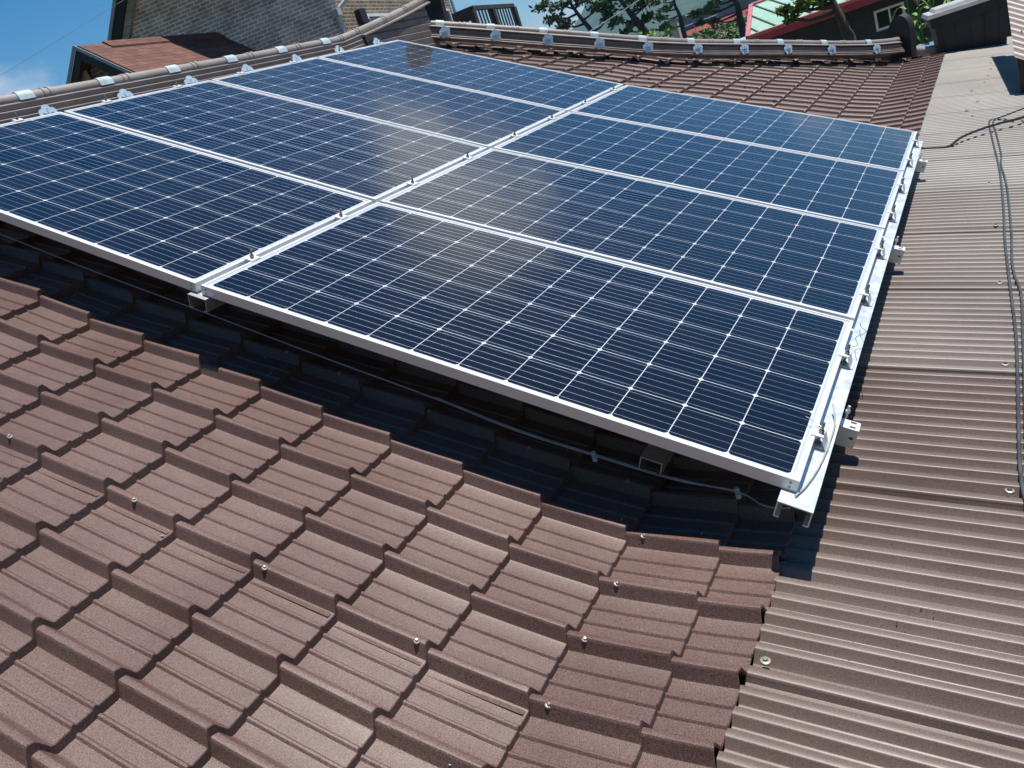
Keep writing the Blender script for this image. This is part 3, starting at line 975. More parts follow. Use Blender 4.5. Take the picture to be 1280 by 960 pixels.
def strut(y, label):
    off = LOW - 0.049
    th = thing('cross_beam', label, 'beam', ap(1, 2.03, y, off), group='cross beams under the array')
    mb = MB()
    s = 0.047
    for side, ue in ((1, 2.074), (-1, 1.98)):
        d, n, a = dirs(side)
        P = []
        for u in (0.0, ue):
            for dy in (-s / 2, s / 2):
                for o_ in (off - 0.064, off): P.append(ap(side, u, y + dy, o_))
        q = P
        mb.hexa([q[0], q[4], q[6], q[2], q[1], q[5], q[7], q[3]])
    mb.build('beam', ALU, th)
    # slots on the projecting end
    sl = MB(); d, n, a = dirs(1)
    mrot = Matrix((d, Vector((0, 1, 0)), n)).transposed()
    for dy in (-0.012, 0.014):
        sl.box(ap(1, 2.055, y + dy, off + 0.0006), (0.016, 0.007, 0.0015), mrot)
    sl.box(ap(1, 2.060, y - s / 2 - 0.0004, off - 0.030), (0.011, 0.0015, 0.007), mrot)
    sl.build('slot', SCREWD, th)
    ft = MB()
    c = ap(1, 1.93, y, off - 0.064)
    zt = c.z; zb = cz(c.x) + 0.004
    ft.box((c.x, c.y, (zt + zb) / 2 - 0.004), (0.06, 0.048, zt - zb + 0.02))
    ft.build('foot', BLACK, th)  # black colour stands in for the shadow under the beam end
    # strap bolt through the channel
    bo = MB(); c = ap(1, 2.03, y + s / 2 + 0.018, off)
    bo.tube([c - n * 0.03, c + n * 0.035], 0.004, 8)
    bo.tube([c + n * 0.012, c + n * 0.020], 0.0075, 6)
    bo.build('bolt', ALU, th)
    return th
strut(0.47, 'white cross beam end nearest the camera, poking out under the channel')
strut(2.06, 'white cross beam end poking out midway along the channel')
strut(3.68, 'white cross beam end farthest from the camera, near the black cable')

# clamps
def mid_clamp():
    th = thing('middle_clamp', 'x', 'clamp', group='clamps in the gap between the panel columns')
    mb = MB(); mb.box((0, 0, 0.0027), (0.042, 0.040, 0.004)); mb.box((0, 0, -0.015), (0.018, 0.04, 0.030))
    mb.build('plate', ALU, th, local=True)
    b = MB(); b.tube([(0, 0, 0.005), (0, 0, 0.036)], 0.0038, 8); b.tube([(0, 0, 0.006), (0, 0, 0.0145)], 0.0078, 6)
    b.build('bolt', STEEL, th, local=True)
    return th
cl0 = mid_clamp()
words = ['first', 'second', 'third', 'fourth', 'fifth', 'sixth', 'seventh', 'eighth']
ypos = [r_ * (PS + GR) + f_ * PS for r_ in range(4) for f_ in (0.265, 0.765)]
for i, y in enumerate(ypos):
    o = cl0 if i == 0 else copy_tree(cl0)
    o.location = (0, y + rnd.uniform(-.01, .01), 0); o.rotation_euler = (0, AL, rnd.uniform(-.03, .03))
    relabel(o, 'small bolted clamp between the panel columns, %s from the camera' % words[i])
def end_clamp():
    # local +x away from the panel, z along the panel normal, origin on the frame's outer top edge
    th = thing('end_clamp', 'x', 'clamp', group='clamps along the lower right panel edge')
    w = 0.042
    z = MB()
    t = 0.0034
    pr = [(-0.013, 0.0005), (0.016, 0.0005), (0.031, -0.0335), (0.040, -0.0345), (0.040, -0.0345 + t), (0.0335, -0.0345 + t + 0.0005), (0.0195, 0.0042), (-0.013, 0.0042)]
    z.prism([(x_, -w / 2, z_) for x_, z_ in pr], (0, w, 0))
    z.box((0.010, 0, -0.0335), (0.030, w * 0.9, 0.003))
    z.build('bracket', ALU, th, local=True)
    b = MB(); b.tube([(0.0095, 0, -0.032), (0.0095, 0, 0.036)], 0.0040, 8); b.tube([(0.0095, 0, 0.0045), (0.0095, 0, 0.0125)], 0.0078, 6)
    b.build('bolt', STEEL, th, local=True)
    w_ = MB(); w_.tube([(0.0095, 0, -0.030), (0.0095, 0, -0.024)], 0.009, 10)
    w_.build('nut', STEEL, th, local=True)
    return th
ec = end_clamp()
dR, nR, aR = dirs(1)
for i, y in enumerate(ypos):
    o = ec if i == 0 else copy_tree(ec)
    o.location = ap(1, GC / 2 + PL + 0.001, y - 0.02 + rnd.uniform(-.012, .012), 0)
    o.rotation_euler = (0, aR, rnd.uniform(-.05, .05))
    relabel(o, 'bracket clamp on the lower right channel, %s from the camera' % words[i])
dL, nL, aL = dirs(-1)
for i, y in enumerate(ypos):
    if i == 0 or i > 6: pass
    o = copy_tree(ec)
    o.location = ap(-1, GC / 2 + PL + 0.001, y + rnd.uniform(-.012, .012), 0)
    o.rotation_euler = (0, aL, 0)
    o.scale = (-1, 1, 1)
    o['group'] = 'clamps along the upper panel edge'
    relabel(o, 'bracket clamp on the upper panel edge below the ridge, %s from the camera' % words[i])

# ------------------------------------------------------------------ cables and wires
def smooth_path(P, n=8):
    P = [Vector(p) for p in P]
    out = []
    for i in range(len(P) - 1):
        p0, p1, p2, p3 = P[max(i - 1, 0)], P[i], P[i + 1], P[min(i + 2, len(P) - 1)]
        for k in range(n):
            t = k / n
            out.append(0.5 * ((2 * p1) + (p2 - p0) * t + (2 * p0 - 5 * p1 + 4 * p2 - p3) * t * t + (3 * p1 - p0 - 3 * p2 + p3) * t ** 3))
    out.append(P[-1])
    return out
def cable(name, label, path, r_, mat, cat='cable', group=None, n=8):
    o = MB().tube(smooth_path(path), r_, n).build(name, mat, smooth=60)
    # own origin at its first point
    off = Vector(path[0])
    o.data.transform(Matrix.Translation(-off)); o.location = off
    return tag(o, label, cat, group)
def on(x, y, h=0.016): return (x, y, cz(x) + h)
P1 = [(3.35, 3.6, -0.80), (2.75, 4.6, -0.93)] + [(2.40, 5.14, -1.06)] + [on(2.20, 5.32), on(2.145, 5.26), on(2.145, 5.0), on(2.165, 4.5), on(2.195, 3.75), on(2.205, 3.0), on(2.205, 2.45), on(2.215, 1.9), on(2.225, 1.4), on(2.222, 1.0), on(2.218, 0.71), on(2.217, 0.47), on(2.232, 0.30), on(2.30, 0.05), on(2.42, -0.4), on(2.6, -1.6)]
P2 = [(3.35, 3.72, -0.84), (2.75, 4.7, -0.97)] + [(2.44, 5.05, -1.09)] + [on(2.26, 5.20), on(2.185, 5.30), on(2.165, 5.15), on(2.18, 4.85), on(2.205, 4.2), on(2.203, 3.9), on(2.225, 3.4), on(2.232, 2.6), on(2.228, 2.1), on(2.250, 1.78), on(2.246, 1.4), on(2.240, 1.0), on(2.235, 0.71), on(2.234, 0.48), on(2.252, 0.30), on(2.32, 0.06), on(2.44, -0.4), on(2.62, -1.6)]
cable('cable', 'dark cable lying on the left of the pair across the corrugated roof', P1, 0.0052, GREYC)
cable('cable', 'dark cable lying on the right of the pair across the corrugated roof', P2, 0.0052, GREYC)
cable('cable', 'black cable running sideways from the array across the cable pair', [(1.70, 4.50, -1.0), on(1.76, 4.50), on(1.86, 4.48), on(1.92, 4.50, 0.02), on(1.98, 4.63, 0.04), on(2.08, 4.78, 0.05), on(2.2, 4.92, 0.055), on(2.35, 5.09, 0.05), on(2.8, 5.6, 0.05), on(3.4, 6.2, 0.03)], 0.0085, BLACK)
cable('ground_wire', 'grey earth wire lying on the near end of the wide channel', [tuple(ap(1, 1.985, 0.42, LOW + 0.03)), tuple(ap(1, 2.004, 0.36, LOW + 0.012)), tuple(ap(1, 2.006, 0.26, LOW + 0.007)), tuple(ap(1, 2.000, 0.14, LOW + 0.007)), tuple(ap(1, 1.985, 0.04, LOW + 0.007)), tuple(ap(1, 1.968, -0.020, LOW + 0.006))], 0.0024, GRNDW)
cable('tie_wire', 'thin crooked wire end sticking up from the wide channel', [tuple(ap(1, 1.985, 0.80, LOW + 0.03)), tuple(ap(1, 2.0, 0.79, LOW + 0.05)), tuple(ap(1, 1.99, 0.86, LOW + 0.04)), tuple(ap(1, 2.015, 0.90, LOW + 0.05)), tuple(ap(1, 1.995, 0.97, LOW + 0.03)), tuple(ap(1, 1.99, 1.02, LOW + 0.02))], 0.0011, STEEL, 'wire', n=5)
cable('tie_wire', 'short pale wire tail beside the front bracket clamp', [tuple(ap(1, 1.985, 0.245, 0.012)), tuple(ap(1, 1.955, 0.262, 0.016)), tuple(ap(1, 1.930, 0.268, 0.020))], 0.0013, ZINCW, 'wire', n=5)
# thin cable stretched over the rolls in the shade in front of the array
WP = []
for (x, y) in [(-2.1, 0.12), (-1.25, 0.125), (-0.74, 0.12), (-0.26, 0.13), (0.23, 0.125), (0.66, 0.13), (0.93, 0.125), (1.16, 0.14), (1.40, 0.125), (1.575, 0.11)]:
    WP.append((x, y, zr(x) + 0.045))
WP += [(1.66, 0.06, -0.945), (1.735, 0.02, -0.925)]
cab = thing('shade_cable', 'thin pale cable tied along the shaded tiles in front of the panels', 'cable', WP[0])
MB().tube(smooth_path(WP), 0.0023, 8).build('wire', ZINCW, cab, smooth=60)
MB().tube(smooth_path([(x, y + 0.012, z - 0.004) for x, y, z in WP[5:10]]), 0.0019, 8).build('wire', ZINCW, cab, smooth=60)
for x, y in ((1.16, 0.142), (1.575, 0.112)):
    z = zr(x) + 0.045
    t_ = MB(); t_.tube([(x, y + 0.004, z + 0.008), (x, y + 0.004, z - 0.010)], 0.0075, 8); t_.box((x + 0.004, y - 0.004, z - 0.012), (0.012, 0.010, 0.014))
    t_.build('cable_clip', STRAP, cab)

# chips of leaf litter and grit
g = MB()
for i in range(44):
    x = rnd.uniform(1.74, 2.05); y = rnd.uniform(-0.35, 0.12)
    if rnd.random() < 0.5: y = rnd.gauss(-0.12, 0.06)
    s = rnd.uniform(0.0006, 0.0014)
    g.box((x, y, cz(x) + 0.0065 + s), (s * 2, s * 1.6, s * 1.4), Matrix.Rotation(rnd.random() * 6, 3, 'Z'))
tag(g.build('grit', GRIT), 'dark grit scattered on the corrugated sheets by the array corner', 'grit', kind='stuff')
g = MB()
for i in range(46):
    x = rnd.uniform(-1.6, 1.6); y = rnd.uniform(-0.9, 0.25) if rnd.random() < 0.35 else rnd.uniform(-0.05, 0.22)
    s = rnd.uniform(0.0012, 0.0040)
    kk = math.floor((Y0 - y) / PITCH); dy = y - (Y0 - PITCH * kk)
    dz = -0.034 if dy < -0.03 else -0.02
    g.box((x, y, roof_z_at(max(x, courses[0])) + dz + 0.003), (s * 2.4, s * 1.2, s * 0.6), Matrix.Rotation(rnd.random() * 6, 3, 'Z') @ Matrix.Rotation(0.45, 3, 'Y'))
tag(g.build('leaf_litter', CHIP), 'pale chips of leaf litter scattered on the tiles', 'litter', kind='stuff')

# ------------------------------------------------------------------ dark plastic box at the far end of the lean-to
bx = thing('storage_tub', 'dark grey plastic tub with a lid standing at the far end of the corrugated roof', 'tub', (1.95, 9.85, -1.1), (0, 0, R(9)))
def frustum(mb, w0, d0, z0, w1, d1, z1):
    mb.hexa([(-w0/2, -d0/2, z0), (w0/2, -d0/2, z0), (w0/2, d0/2, z0), (-w0/2, d0/2, z0), (-w1/2, -d1/2, z1), (w1/2, -d1/2, z1), (w1/2, d1/2, z1), (-w1/2, d1/2, z1)])
mb = MB(); frustum(mb, 0.64, 0.50, -0.08, 0.74, 0.58, 0.36)
for k in range(5):
    s = -0.26 + 0.13 * k
    mb.hexa([(s - 0.012, -0.258, -0.05), (s + 0.012, -0.258, -0.05), (s + 0.012, -0.23, -0.05), (s - 0.012, -0.23, -0.05), (s * 1.14 - 0.012, -0.297, 0.352), (s * 1.14 + 0.012, -0.297, 0.352), (s * 1.14 + 0.012, -0.26, 0.352), (s * 1.14 - 0.012, -0.26, 0.352)])
mb.build('body', BOX, bx, local=True)
mb = MB(); frustum(mb, 0.80, 0.64, 0.36, 0.82, 0.66, 0.47)
mb.build('rim', BOX, bx, local=True)
mb = MB(); frustum(mb, 0.87, 0.70, 0.473, 0.84, 0.67, 0.515); frustum(mb, 0.70, 0.53, 0.517, 0.66, 0.49, 0.550)
mb.build('lid', LID, bx, local=True)
mb = MB(); mb.box((-0.42, -0.1, 0.43), (0.03, 0.10, 0.035)); mb.build('handle', PIPE, bx, local=True)

# ------------------------------------------------------------------ neighbouring shed roof at the right
sh = thing('shed', 'shed with a steep brown corrugated roof at the right edge beyond the cables', 'shed', (3.6, 8.6, GZ))
def shed_sheet():
    mb = MB()
    vs = []; fs = []
    ys = []
    y = 6.85
    while y < 9.4:
        for dy, dz in ((0, -0.012), (0.03, -0.012), (0.05, 0.006), (0.065, 0.012), (0.085, 0.012), (0.10, 0.004), (0.118, -0.012)): ys.append((y + dy, dz))
        y += 0.13
    xs = [0.0, 0.5, 1.2, 2.6]
    for x in xs:
        for (yy, dz) in ys: vs.append((2.345 + x, yy - 0.55 - 0.75 * x, -0.85 - 0.62 * x + 0.26 * (yy - 6.85) + dz))
    m = len(ys)
    fs = [(j * m + i, (j + 1) * m + i, (j + 1) * m + i + 1, j * m + i + 1) for j in range(len(xs) - 1) for i in range(m - 1)]
    mb.add(vs, fs)
    return mb
shed_sheet().build('roof_sheet', CORR2, sh, smooth=45)
mb = MB(); mb.prism([(2.36, 6.32, -0.88), (2.36, 8.8, -0.235), (2.36, 8.8, -0.60), (2.36, 6.32, -1.18)], (0.03, 0, 0)); mb.build('fascia', DARKM, sh)
mb = MB(); mb.prism([(2.36, 6.32, -0.88), (3.6, 5.39, -1.65), (3.6, 5.39, -1.95), (2.36, 6.32, -1.18)], (0, 0.03, 0)); mb.build('fascia', DARKM, sh)
mb = MB(); mb.prism([(2.45, 6.5, -1.1), (3.6, 5.65, -1.85), (3.6, 5.65, GZ), (2.45, 6.5, GZ)], (0, 2.6, 0)); mb.build('wall', DARKM, sh)
for i in range(7):
    x = 0.06 + 0.1 * rnd.random(); y = 6.45 + 0.39 * i
    screw((2.345 + x, y - 0.75 * x, -0.85 - 0.62 * x + 0.26 * (y - 6.30) + 0.013), (0.52, -0.4, 0.8), sh, 0.007, 0.014, SCREWD)

# ------------------------------------------------------------------ brick house
bc = Vector((-8.238, 11.672, 0))                 # its near corner
w1 = Vector((-0.912, -0.409, 0)).normalized()    # front wall, going left
w2 = Vector((-0.235, 0.972, 0)).normalized()     # side wall, going away
n1 = Vector((0.409, -0.912, 0)).normalized(); n2 = Vector((0.972, 0.235, 0)).normalized()
bh = thing('brick_house', 'tall grey-brown brick house with a steep gable behind the main ridge', 'house', (bc.x, bc.y, GZ))
def W(a, b, z): return bc + w1 * a + w2 * b + Vector((0, 0, z))
RK0, RK1 = (4.35, 3.45), (1.4, 7.1)              # the rake line on the front wall: (distance, z)
mb = MB(); mb.prism([W(0, 0, GZ), W(0, 0, 5.6), W(1.4, 0, 7.1), W(4.28, 0, 3.50), W(4.28, 0, GZ)], -n1 * 0.3)
front = mb.build('front_wall', BRICK1, bh)
mb = MB(); mb.prism([W(0, 0.004, GZ), W(0, 0.004, 5.6), W(0, 6.72, 5.6), W(0, 6.72, GZ)], -n2 * 0.3)
mb.build('side_wall', BRICK2, bh)
mb = MB(); mb.prism([W(0.3, 6.6, GZ), W(0.3, 6.6, 5.6), W(4.2, 6.6, 5.6), W(4.2, 6.6, GZ)], n1 * 0.25); mb.build('rear_wall', BRICK1, bh)
mb = MB(); mb.prism([W(4.2, 0.3, GZ), W(4.2, 0.3, 3.4), W(4.2, 6.6, 3.4), W(4.2, 6.6, GZ)], n2 * 0.25); mb.build('side_wall', BRICK1, bh)
rk = (W(*[1.4, 0], 7.1) - W(4.28, 0, 3.5)).normalized()
rkn = n1.cross(rk).normalized()
if rkn.dot(w1) < 0: rkn = -rkn
a0 = W(4.28, 0, 3.5) - rk * 0.5; a1 = W(1.4, 0, 7.1)
def plank(mb, a, b, o0, o1, d0, d1):   # plank along a rake: o = outwards in rkn, d = out of the wall in n1
    mb.hexa([a + rkn * o0 + n1 * d0, b + rkn * o0 + n1 * d0, b + rkn * o0 + n1 * d1, a + rkn * o0 + n1 * d1, a + rkn * o1 + n1 * d0, b + rkn * o1 + n1 * d0, b + rkn * o1 + n1 * d1, a + rkn * o1 + n1 * d1])
mb = MB(); plank(mb, a0, a1, 0.0, 0.13, -0.30, 0.10); mb.build('soffit', SOFFIT, bh)
mb = MB(); plank(mb, a0, a1, 0.132, 0.31, -6.9, 0.14); mb.build('fascia', FASCIA_D, bh)
mb = MB(); plank(mb, a0, a1, 0.312, 0.375, -6.95, 0.17); mb.build('drip_edge', FASCIA_L, bh)
# unseen slab added above the view to cast shade on the porch roof
mb = MB(); mb.hexa([W(-0.3, 0, 4.62), W(4.0, 0, 4.62), W(4.0, 0, 4.62) + n1 * 1.62, W(-0.3, 0, 4.62) + n1 * 1.62, W(-0.3, 0, 4.80), W(4.0, 0, 4.80), W(4.0, 0, 4.76) + n1 * 1.62, W(-0.3, 0, 4.76) + n1 * 1.62]); mb.build('added_shade_canopy', FASCIA_D, bh)
# downspout at the corner
mb = MB()
dp = [W(-1.2, 1.2, 3.75), W(0.02, 0.02, 2.66) + n1 * 0.06, W(0.08, 0, 2.55) + n1 * 0.06, W(0.05, 0, 2.3) + n1 * 0.06, W(0.05, 0, GZ) + n1 * 0.06]
mb.tube([W(-0.9, 0.3, 3.25) , W(-0.02, 0.02, 2.70) + n1 * 0.06], 0.045, 8)
mb.box(W(0.03, -0.02, 2.63) + n1 * 0.07, (0.15, 0.15, 0.12))
mb.tube([W(0.05, 0, 2.58) + n1 * 0.07, W(0.05, 0, 2.2) + n1 * 0.07, W(0.05, 0, GZ) + n1 * 0.07], 0.055, 8)
mb.build('downspout', PIPE, bh)
def wall_window(nm, b0, b1, z0, z1, glass):
    mb = MB()
    fr = 0.06
    for (p0, p1, q0, q1) in ((b0, b1, z0, z0 + fr), (b0, b1, z1 - fr, z1), (b0, b0 + fr, z0 + fr, z1 - fr), (b1 - fr, b1, z0 + fr, z1 - fr)):
        mb.prism([W(0, p0, q0) + n2 * 0.002, W(0, p1, q0) + n2 * 0.002, W(0, p1, q1) + n2 * 0.002, W(0, p0, q1) + n2 * 0.002], n2 * 0.06)
    f = mb.build(nm, WHITEF, bh)
    g_ = MB(); g_.prism([W(0, b0 + fr, z0 + fr) + n2 * 0.003, W(0, b1 - fr, z0 + fr) + n2 * 0.003, W(0, b1 - fr, z1 - fr) + n2 * 0.003, W(0, b0 + fr, z1 - fr) + n2 * 0.003], n2 * 0.02)
    go = g_.build('pane', glass, bh); go.parent = f
wall_window('window', 1.05, 2.25, 1.5, 2.58, GLASSD)
wall_window('window', 5.55, 6.35, 1.9, 2.66, GLASSB)
mb = MB(); mb.box(W(0, 0.72, 2.52) + n2 * 0.08, (0.14, 0.20, 0.26)); mb.box(W(0, 0.78, 2.38) + n2 * 0.10, (0.12, 0.14, 0.12)); mb.build('electric_meter', BOX, bh)
mb = MB(); mb.tube([W(0, 0.72, 2.4) + n2 * 0.05, W(0, 0.72, 1.4) + n2 * 0.05], 0.02, 6); mb.build('meter_pipe', BOX, bh)
mb = MB(); mb.tube([W(0, 6.78, 3.4) + n2 * 0.05, W(0, 6.78, 1.6) + n2 * 0.05], 0.045, 8); mb.build('downspout', PIPE, bh)

# shingle porch
A_ = Vector((-9.686, 7.018, 3.056)); rv = Vector((-0.183, 0.983, 0)); gv = Vector((0.983, 0.183, 0)); LL = 3.55
por = thing('shingled_porch', 'small gabled porch with a red shingle roof against the brick wall', 'porch', (A_.x, A_.y, GZ))
zv = Vector((0, 0, 1))
eR = gv * 0.92 + zv * -0.76
eL = gv * -0.92 + zv * -0.82
def slab(a, b, c, d, t): 
    n = (b - a).cross(d - a).normalized()
    if n.z < 0: n = -n
    return MB().hexa([a - n * t, b - n * t, c - n * t, d - n * t, a, b, c, d])
slab(A_, A_ + rv * LL, A_ + rv * LL + eR, A_ + eR, 0.05).build('roof_slope', SHINGLE, por)
slab(A_ - gv * 0.004, A_ + rv * LL - gv * 0.004, A_ + rv * LL + eL, A_ + eL, 0.05).build('roof_slope', SHINGLE, por)
rc = MB(); hh = zv * 0.012
p0 = A_ + rv * 0.55; p1 = A_ + rv * LL
rc.hexa([p0 + gv * 0.14 - zv * 0.105, p1 + gv * 0.14 - zv * 0.105, p1 + hh, p0 + hh, p0 + gv * 0.14 - zv * 0.085, p1 + gv * 0.14 - zv * 0.085, p1 + hh * 3.2, p0 + hh * 3.2])
rc.hexa([p0 - gv * 0.14 - zv * 0.105, p1 - gv * 0.14 - zv * 0.105, p1 - gv * 0.003 + hh, p0 - gv * 0.003 + hh, p0 - gv * 0.14 - zv * 0.085, p1 - gv * 0.14 - zv * 0.085, p1 - gv * 0.003 + hh * 3.2, p0 - gv * 0.003 + hh * 3.2])
rc.build('ridge_cap', SHINGLE, por)
for e, sgn in ((eR, 1), (eL, -1)):
    f_ = MB(); q = A_ - rv * 0.02 - zv * 0.055 + gv * 0.002 * sgn
    f_.prism([q, q + e * 1.0, q + e * 1.0 - zv * 0.17, q - zv * 0.17], -rv * 0.05); f_.build('fascia', FASCIA_D, por)
    f_ = MB(); q = A_ - rv * 0.075 + zv * 0.01 + gv * 0.002 * sgn
    f_.prism([q, q + e * 1.02, q + e * 1.02 - zv * 0.065, q - zv * 0.065], -rv * 0.02); f_.build('drip_edge', FASCIA_L, por)
mb = MB(); q = A_ + rv * 0.25
mb.prism([q - zv * 0.12, q + gv * 0.72 - zv * 0.75, q + gv * 0.72 + zv * (GZ - A_.z), q - gv * 0.72 + zv * (GZ - A_.z), q - gv * 0.72 - zv * 0.75], rv * 0.2); mb.build('wall', BRICK2, por)
mb = MB(); mb.prism([q + gv * 0.69 + rv * 0.21 - zv * 0.8, q + gv * 0.69 + rv * 3.1 - zv * 0.8, q + gv * 0.69 + rv * 3.1 + zv * (GZ - A_.z), q + gv * 0.69 + rv * 0.21 + zv * (GZ - A_.z)], -gv * 0.15); mb.build('wall', BRICK2, por)
mb = MB(); mb.box(q - gv * 0.40 - rv * 0.06 - zv * 0.72, (0.34, 0.04, 0.8)); mb.build('post', CREAM, por)

# wooden balcony
K1 = Vector((-9.25, 18.22, 2.532)); K2 = Vector((-9.907, 21.769, 2.525)); K0 = Vector((-9.93, 17.85, 2.511))
bal = thing('balcony', 'dark brown wooden balcony railing on the far side of the brick house', 'balcony', (K1.x, K1.y, GZ))
def bar(a, b, w, h): 
    d = (b - a).normalized(); s = d.cross(zv).normalized()
    return MB().hexa([a - s * w - zv * h, b - s * w - zv * h, b + s * w - zv * h, a + s * w - zv * h, a - s * w, b - s * w, b + s * w, a + s * w])
bar(K0, K1, 0.05, 0.32).build('rail', WOODD, bal)
bar(K1, K2, 0.06, 0.10).build('rail', WOODD, bal)
bar(K0 - zv * 0.95, K1 - zv * 0.95, 0.05, 0.2).build('rail', WOODD, bal)
bar(K1 - zv * 0.95, K2 - zv * 0.95, 0.06, 0.2).build('rail', WOODD, bal)
dv = K2 - K1
for t in (0.0, 0.45, 1.0):
    c = K1 + dv * t
    MB().box((c.x, c.y, (c.z + GZ) / 2 - 0.05), (0.15, 0.15, c.z - GZ - 0.1)).build('post', WOODD, bal)
for i in range(1, 14):
    t = i / 14
    c = K1 + dv * t
    MB().box((c.x, c.y, c.z - 0.55), (0.035, 0.035, 0.88)).build('baluster', WOODD, bal)
mb = MB(); mb.hexa([K0 + Vector((0, 0, -1.25)), K1 + Vector((0, 0, -1.25)), K2 + Vector((0, 0, -1.25)), K2 + Vector((-1.6, 0, -1.25)), K0 + Vector((0, 0, -1.16)), K1 + Vector((0, 0, -1.16)), K2 + Vector((0, 0, -1.16)), K2 + Vector((-1.6, 0, -1.16))])
mb.build('deck', WOODD, bal)

# ------------------------------------------------------------------ green-roofed house
gh = thing('green_roof_house', 'dark-walled house with a mint green metal roof and red trim', 'house', (0.5, 22.0, GZ))
E1 = Vector((-2.92, 19.7, -0.53)); ed = Vector((0.984, 0.176, 0)); ub = Vector((-0.176, 0.984, 0))
us = (ub * 3.2 - ed * 1.55 + zv * 1.0)       # seam direction up the slope
E2 = E1 + ed * 7.0
H1 = E1 + ub * 3.2 + ed * 0.02 + zv * 0.62
H1 = Vector((-3.50, 23.2, 0.13))
T2 = E2 + (H1 - E1)
pn = (E2 - E1).cross(H1 - E1).normalized()
if pn.z < 0: pn = -pn
mb = MB(); mb.prism([E1, E2, T2, H1], -pn * 0.06); mb.build('roof', GREENR, gh)
sm = MB()
for i in range(0, 18):
    base = E1 + ed * (0.30 + 0.42 * i)
    # run up until the ridge line; clip at the left hip edge
    sdir = ((H1 - E1) - ed * 1.1)
    top = base + sdir
    # left limit: parameter where the seam crosses the hip edge
    t1 = 1.0
    off = 0.30 + 0.42 * i
    if off < 1.1: t1 = off / 1.1
    top = base + sdir * t1
    s = ed * 0.016
    sm.hexa([base - s, base + s, top + s, top - s, base - s + pn * 0.03, base + s + pn * 0.03, top + s + pn * 0.03, top - s + pn * 0.03])
sm.build('roof_seams', SEAMD, gh)
def trim(a, b, w, h):
    d = (b - a).normalized(); s = d.cross(pn).normalized()
    return MB().hexa([a - s * w - pn * h, b - s * w - pn * h, b + s * w - pn * h, a + s * w - pn * h, a - s * w + pn * 0.05, b - s * w + pn * 0.05, b + s * w + pn * 0.05, a + s * w + pn * 0.05])
REDP = noisy('faded_red_trim', (0.46, 0.13, 0.14), (0.55, 0.19, 0.19), scale=3, rough=0.45)
trim(E1, H1, 0.055, 0.1).build('trim', REDP, gh)
trim(H1, T2, 0.07, 0.1).build('trim', REDP, gh)
trim(E1 - ub * 0.05, E2 - ub * 0.05, 0.04, 0.03).build('trim', REDP, gh)
mb = MB(); mb.prism([E1 - ub * 0.06 - zv * 0.035, E2 - ub * 0.06 - zv * 0.035, E2 - ub * 0.06 - zv * 0.19, E1 - ub * 0.06 - zv * 0.19], ub * 0.05); mb.build('fascia', REDT, gh)
mb = MB(); q = E1 + ub * 0.55 + ed * 0.15 - zv * 0.1
mb.prism([q, q + ed * 6.7, q + ed * 6.7 + zv * (GZ - q.z), q + zv * (GZ - q.z)], ub * 4.0); mb.build('wall', NAVY, gh)
wq = Vector((-0.225, 20.69, -0.90)) 
wq = q + ed * ((wq - q).dot(ed)); 
def gwin():
    z1, z0 = -0.93, -1.40
    w = 0.66; fr = 0.055
    b0 = wq; 
    def pt(s, z): return Vector((b0.x, b0.y, 0)) + ed * s + zv * z - ub * 0.03
    mb = MB()
    for (s0, s1, q0, q1) in ((0, w, z0, z0 + fr), (0, w, z1 - fr, z1), (0, fr, z0 + fr, z1 - fr), (w - fr, w, z0 + fr, z1 - fr), (w / 2 - 0.02, w / 2 + 0.02, z0 + fr, z1 - fr)):
        mb.prism([pt(s0, q0), pt(s1, q0), pt(s1, q1), pt(s0, q1)], ub * 0.028)
    f = mb.build('window', WHITEF, gh)
    for s0, s1 in ((fr, w / 2 - 0.02), (w / 2 + 0.02, w - fr)):
        g_ = MB().prism([pt(s0, z0 + fr) + ub * 0.012, pt(s1, z0 + fr) + ub * 0.012, pt(s1, z1 - fr) + ub * 0.012, pt(s0, z1 - fr) + ub * 0.012], ub * 0.012).build('pane', GLASSD, gh)
        g_.parent = f
gwin()

# low blue-roofed shed between the hedge bank and the green roof
bs = thing('blue_roof_shed', 'low shed with a pale blue sheet roof beside the green-roofed house', 'shed', (-4.6, 27.5, GZ))
mb = MB(); mb.hexa([(-5.6, 26.9, -1.0), (-3.0, 27.4, -1.0), (-3.3, 28.8, -0.86), (-5.9, 28.3, -0.86), (-5.6, 26.9, -0.94), (-3.0, 27.4, -0.94), (-3.3, 28.8, -0.78), (-5.9, 28.3, -0.78)]); mb.build('roof', BLUER, bs)
mb = MB(); mb.box((-4.5, 27.9, (GZ - 1.05) / 2), (2.0, 1.0, -1.05 - GZ)); mb.build('wall', PLAST, bs)
bs2 = thing('blue_gutter_shed', 'low shed with a dull blue roof edge behind the far hip end', 'shed', (1.4, 11.6, GZ))
DULLB = noisy('dull_blue_sheet', (0.13, 0.18, 0.25), (0.18, 0.24, 0.32), scale=3, rough=0.5)
mb = MB(); mb.hexa([(0.9, 10.7, -1.20), (1.75, 10.85, -1.20), (1.65, 11.35, -1.14), (0.7, 11.2, -1.14), (0.9, 10.7, -1.08), (1.75, 10.85, -1.08), (1.65, 11.35, -1.05), (0.7, 11.2, -1.05)]); mb.build('roof', DULLB, bs2)
mb = MB(); mb.box((1.25, 11.0, (GZ - 1.25) / 2), (0.7, 0.2, -1.25 - GZ)); mb.build('wall', PLAST, bs2)

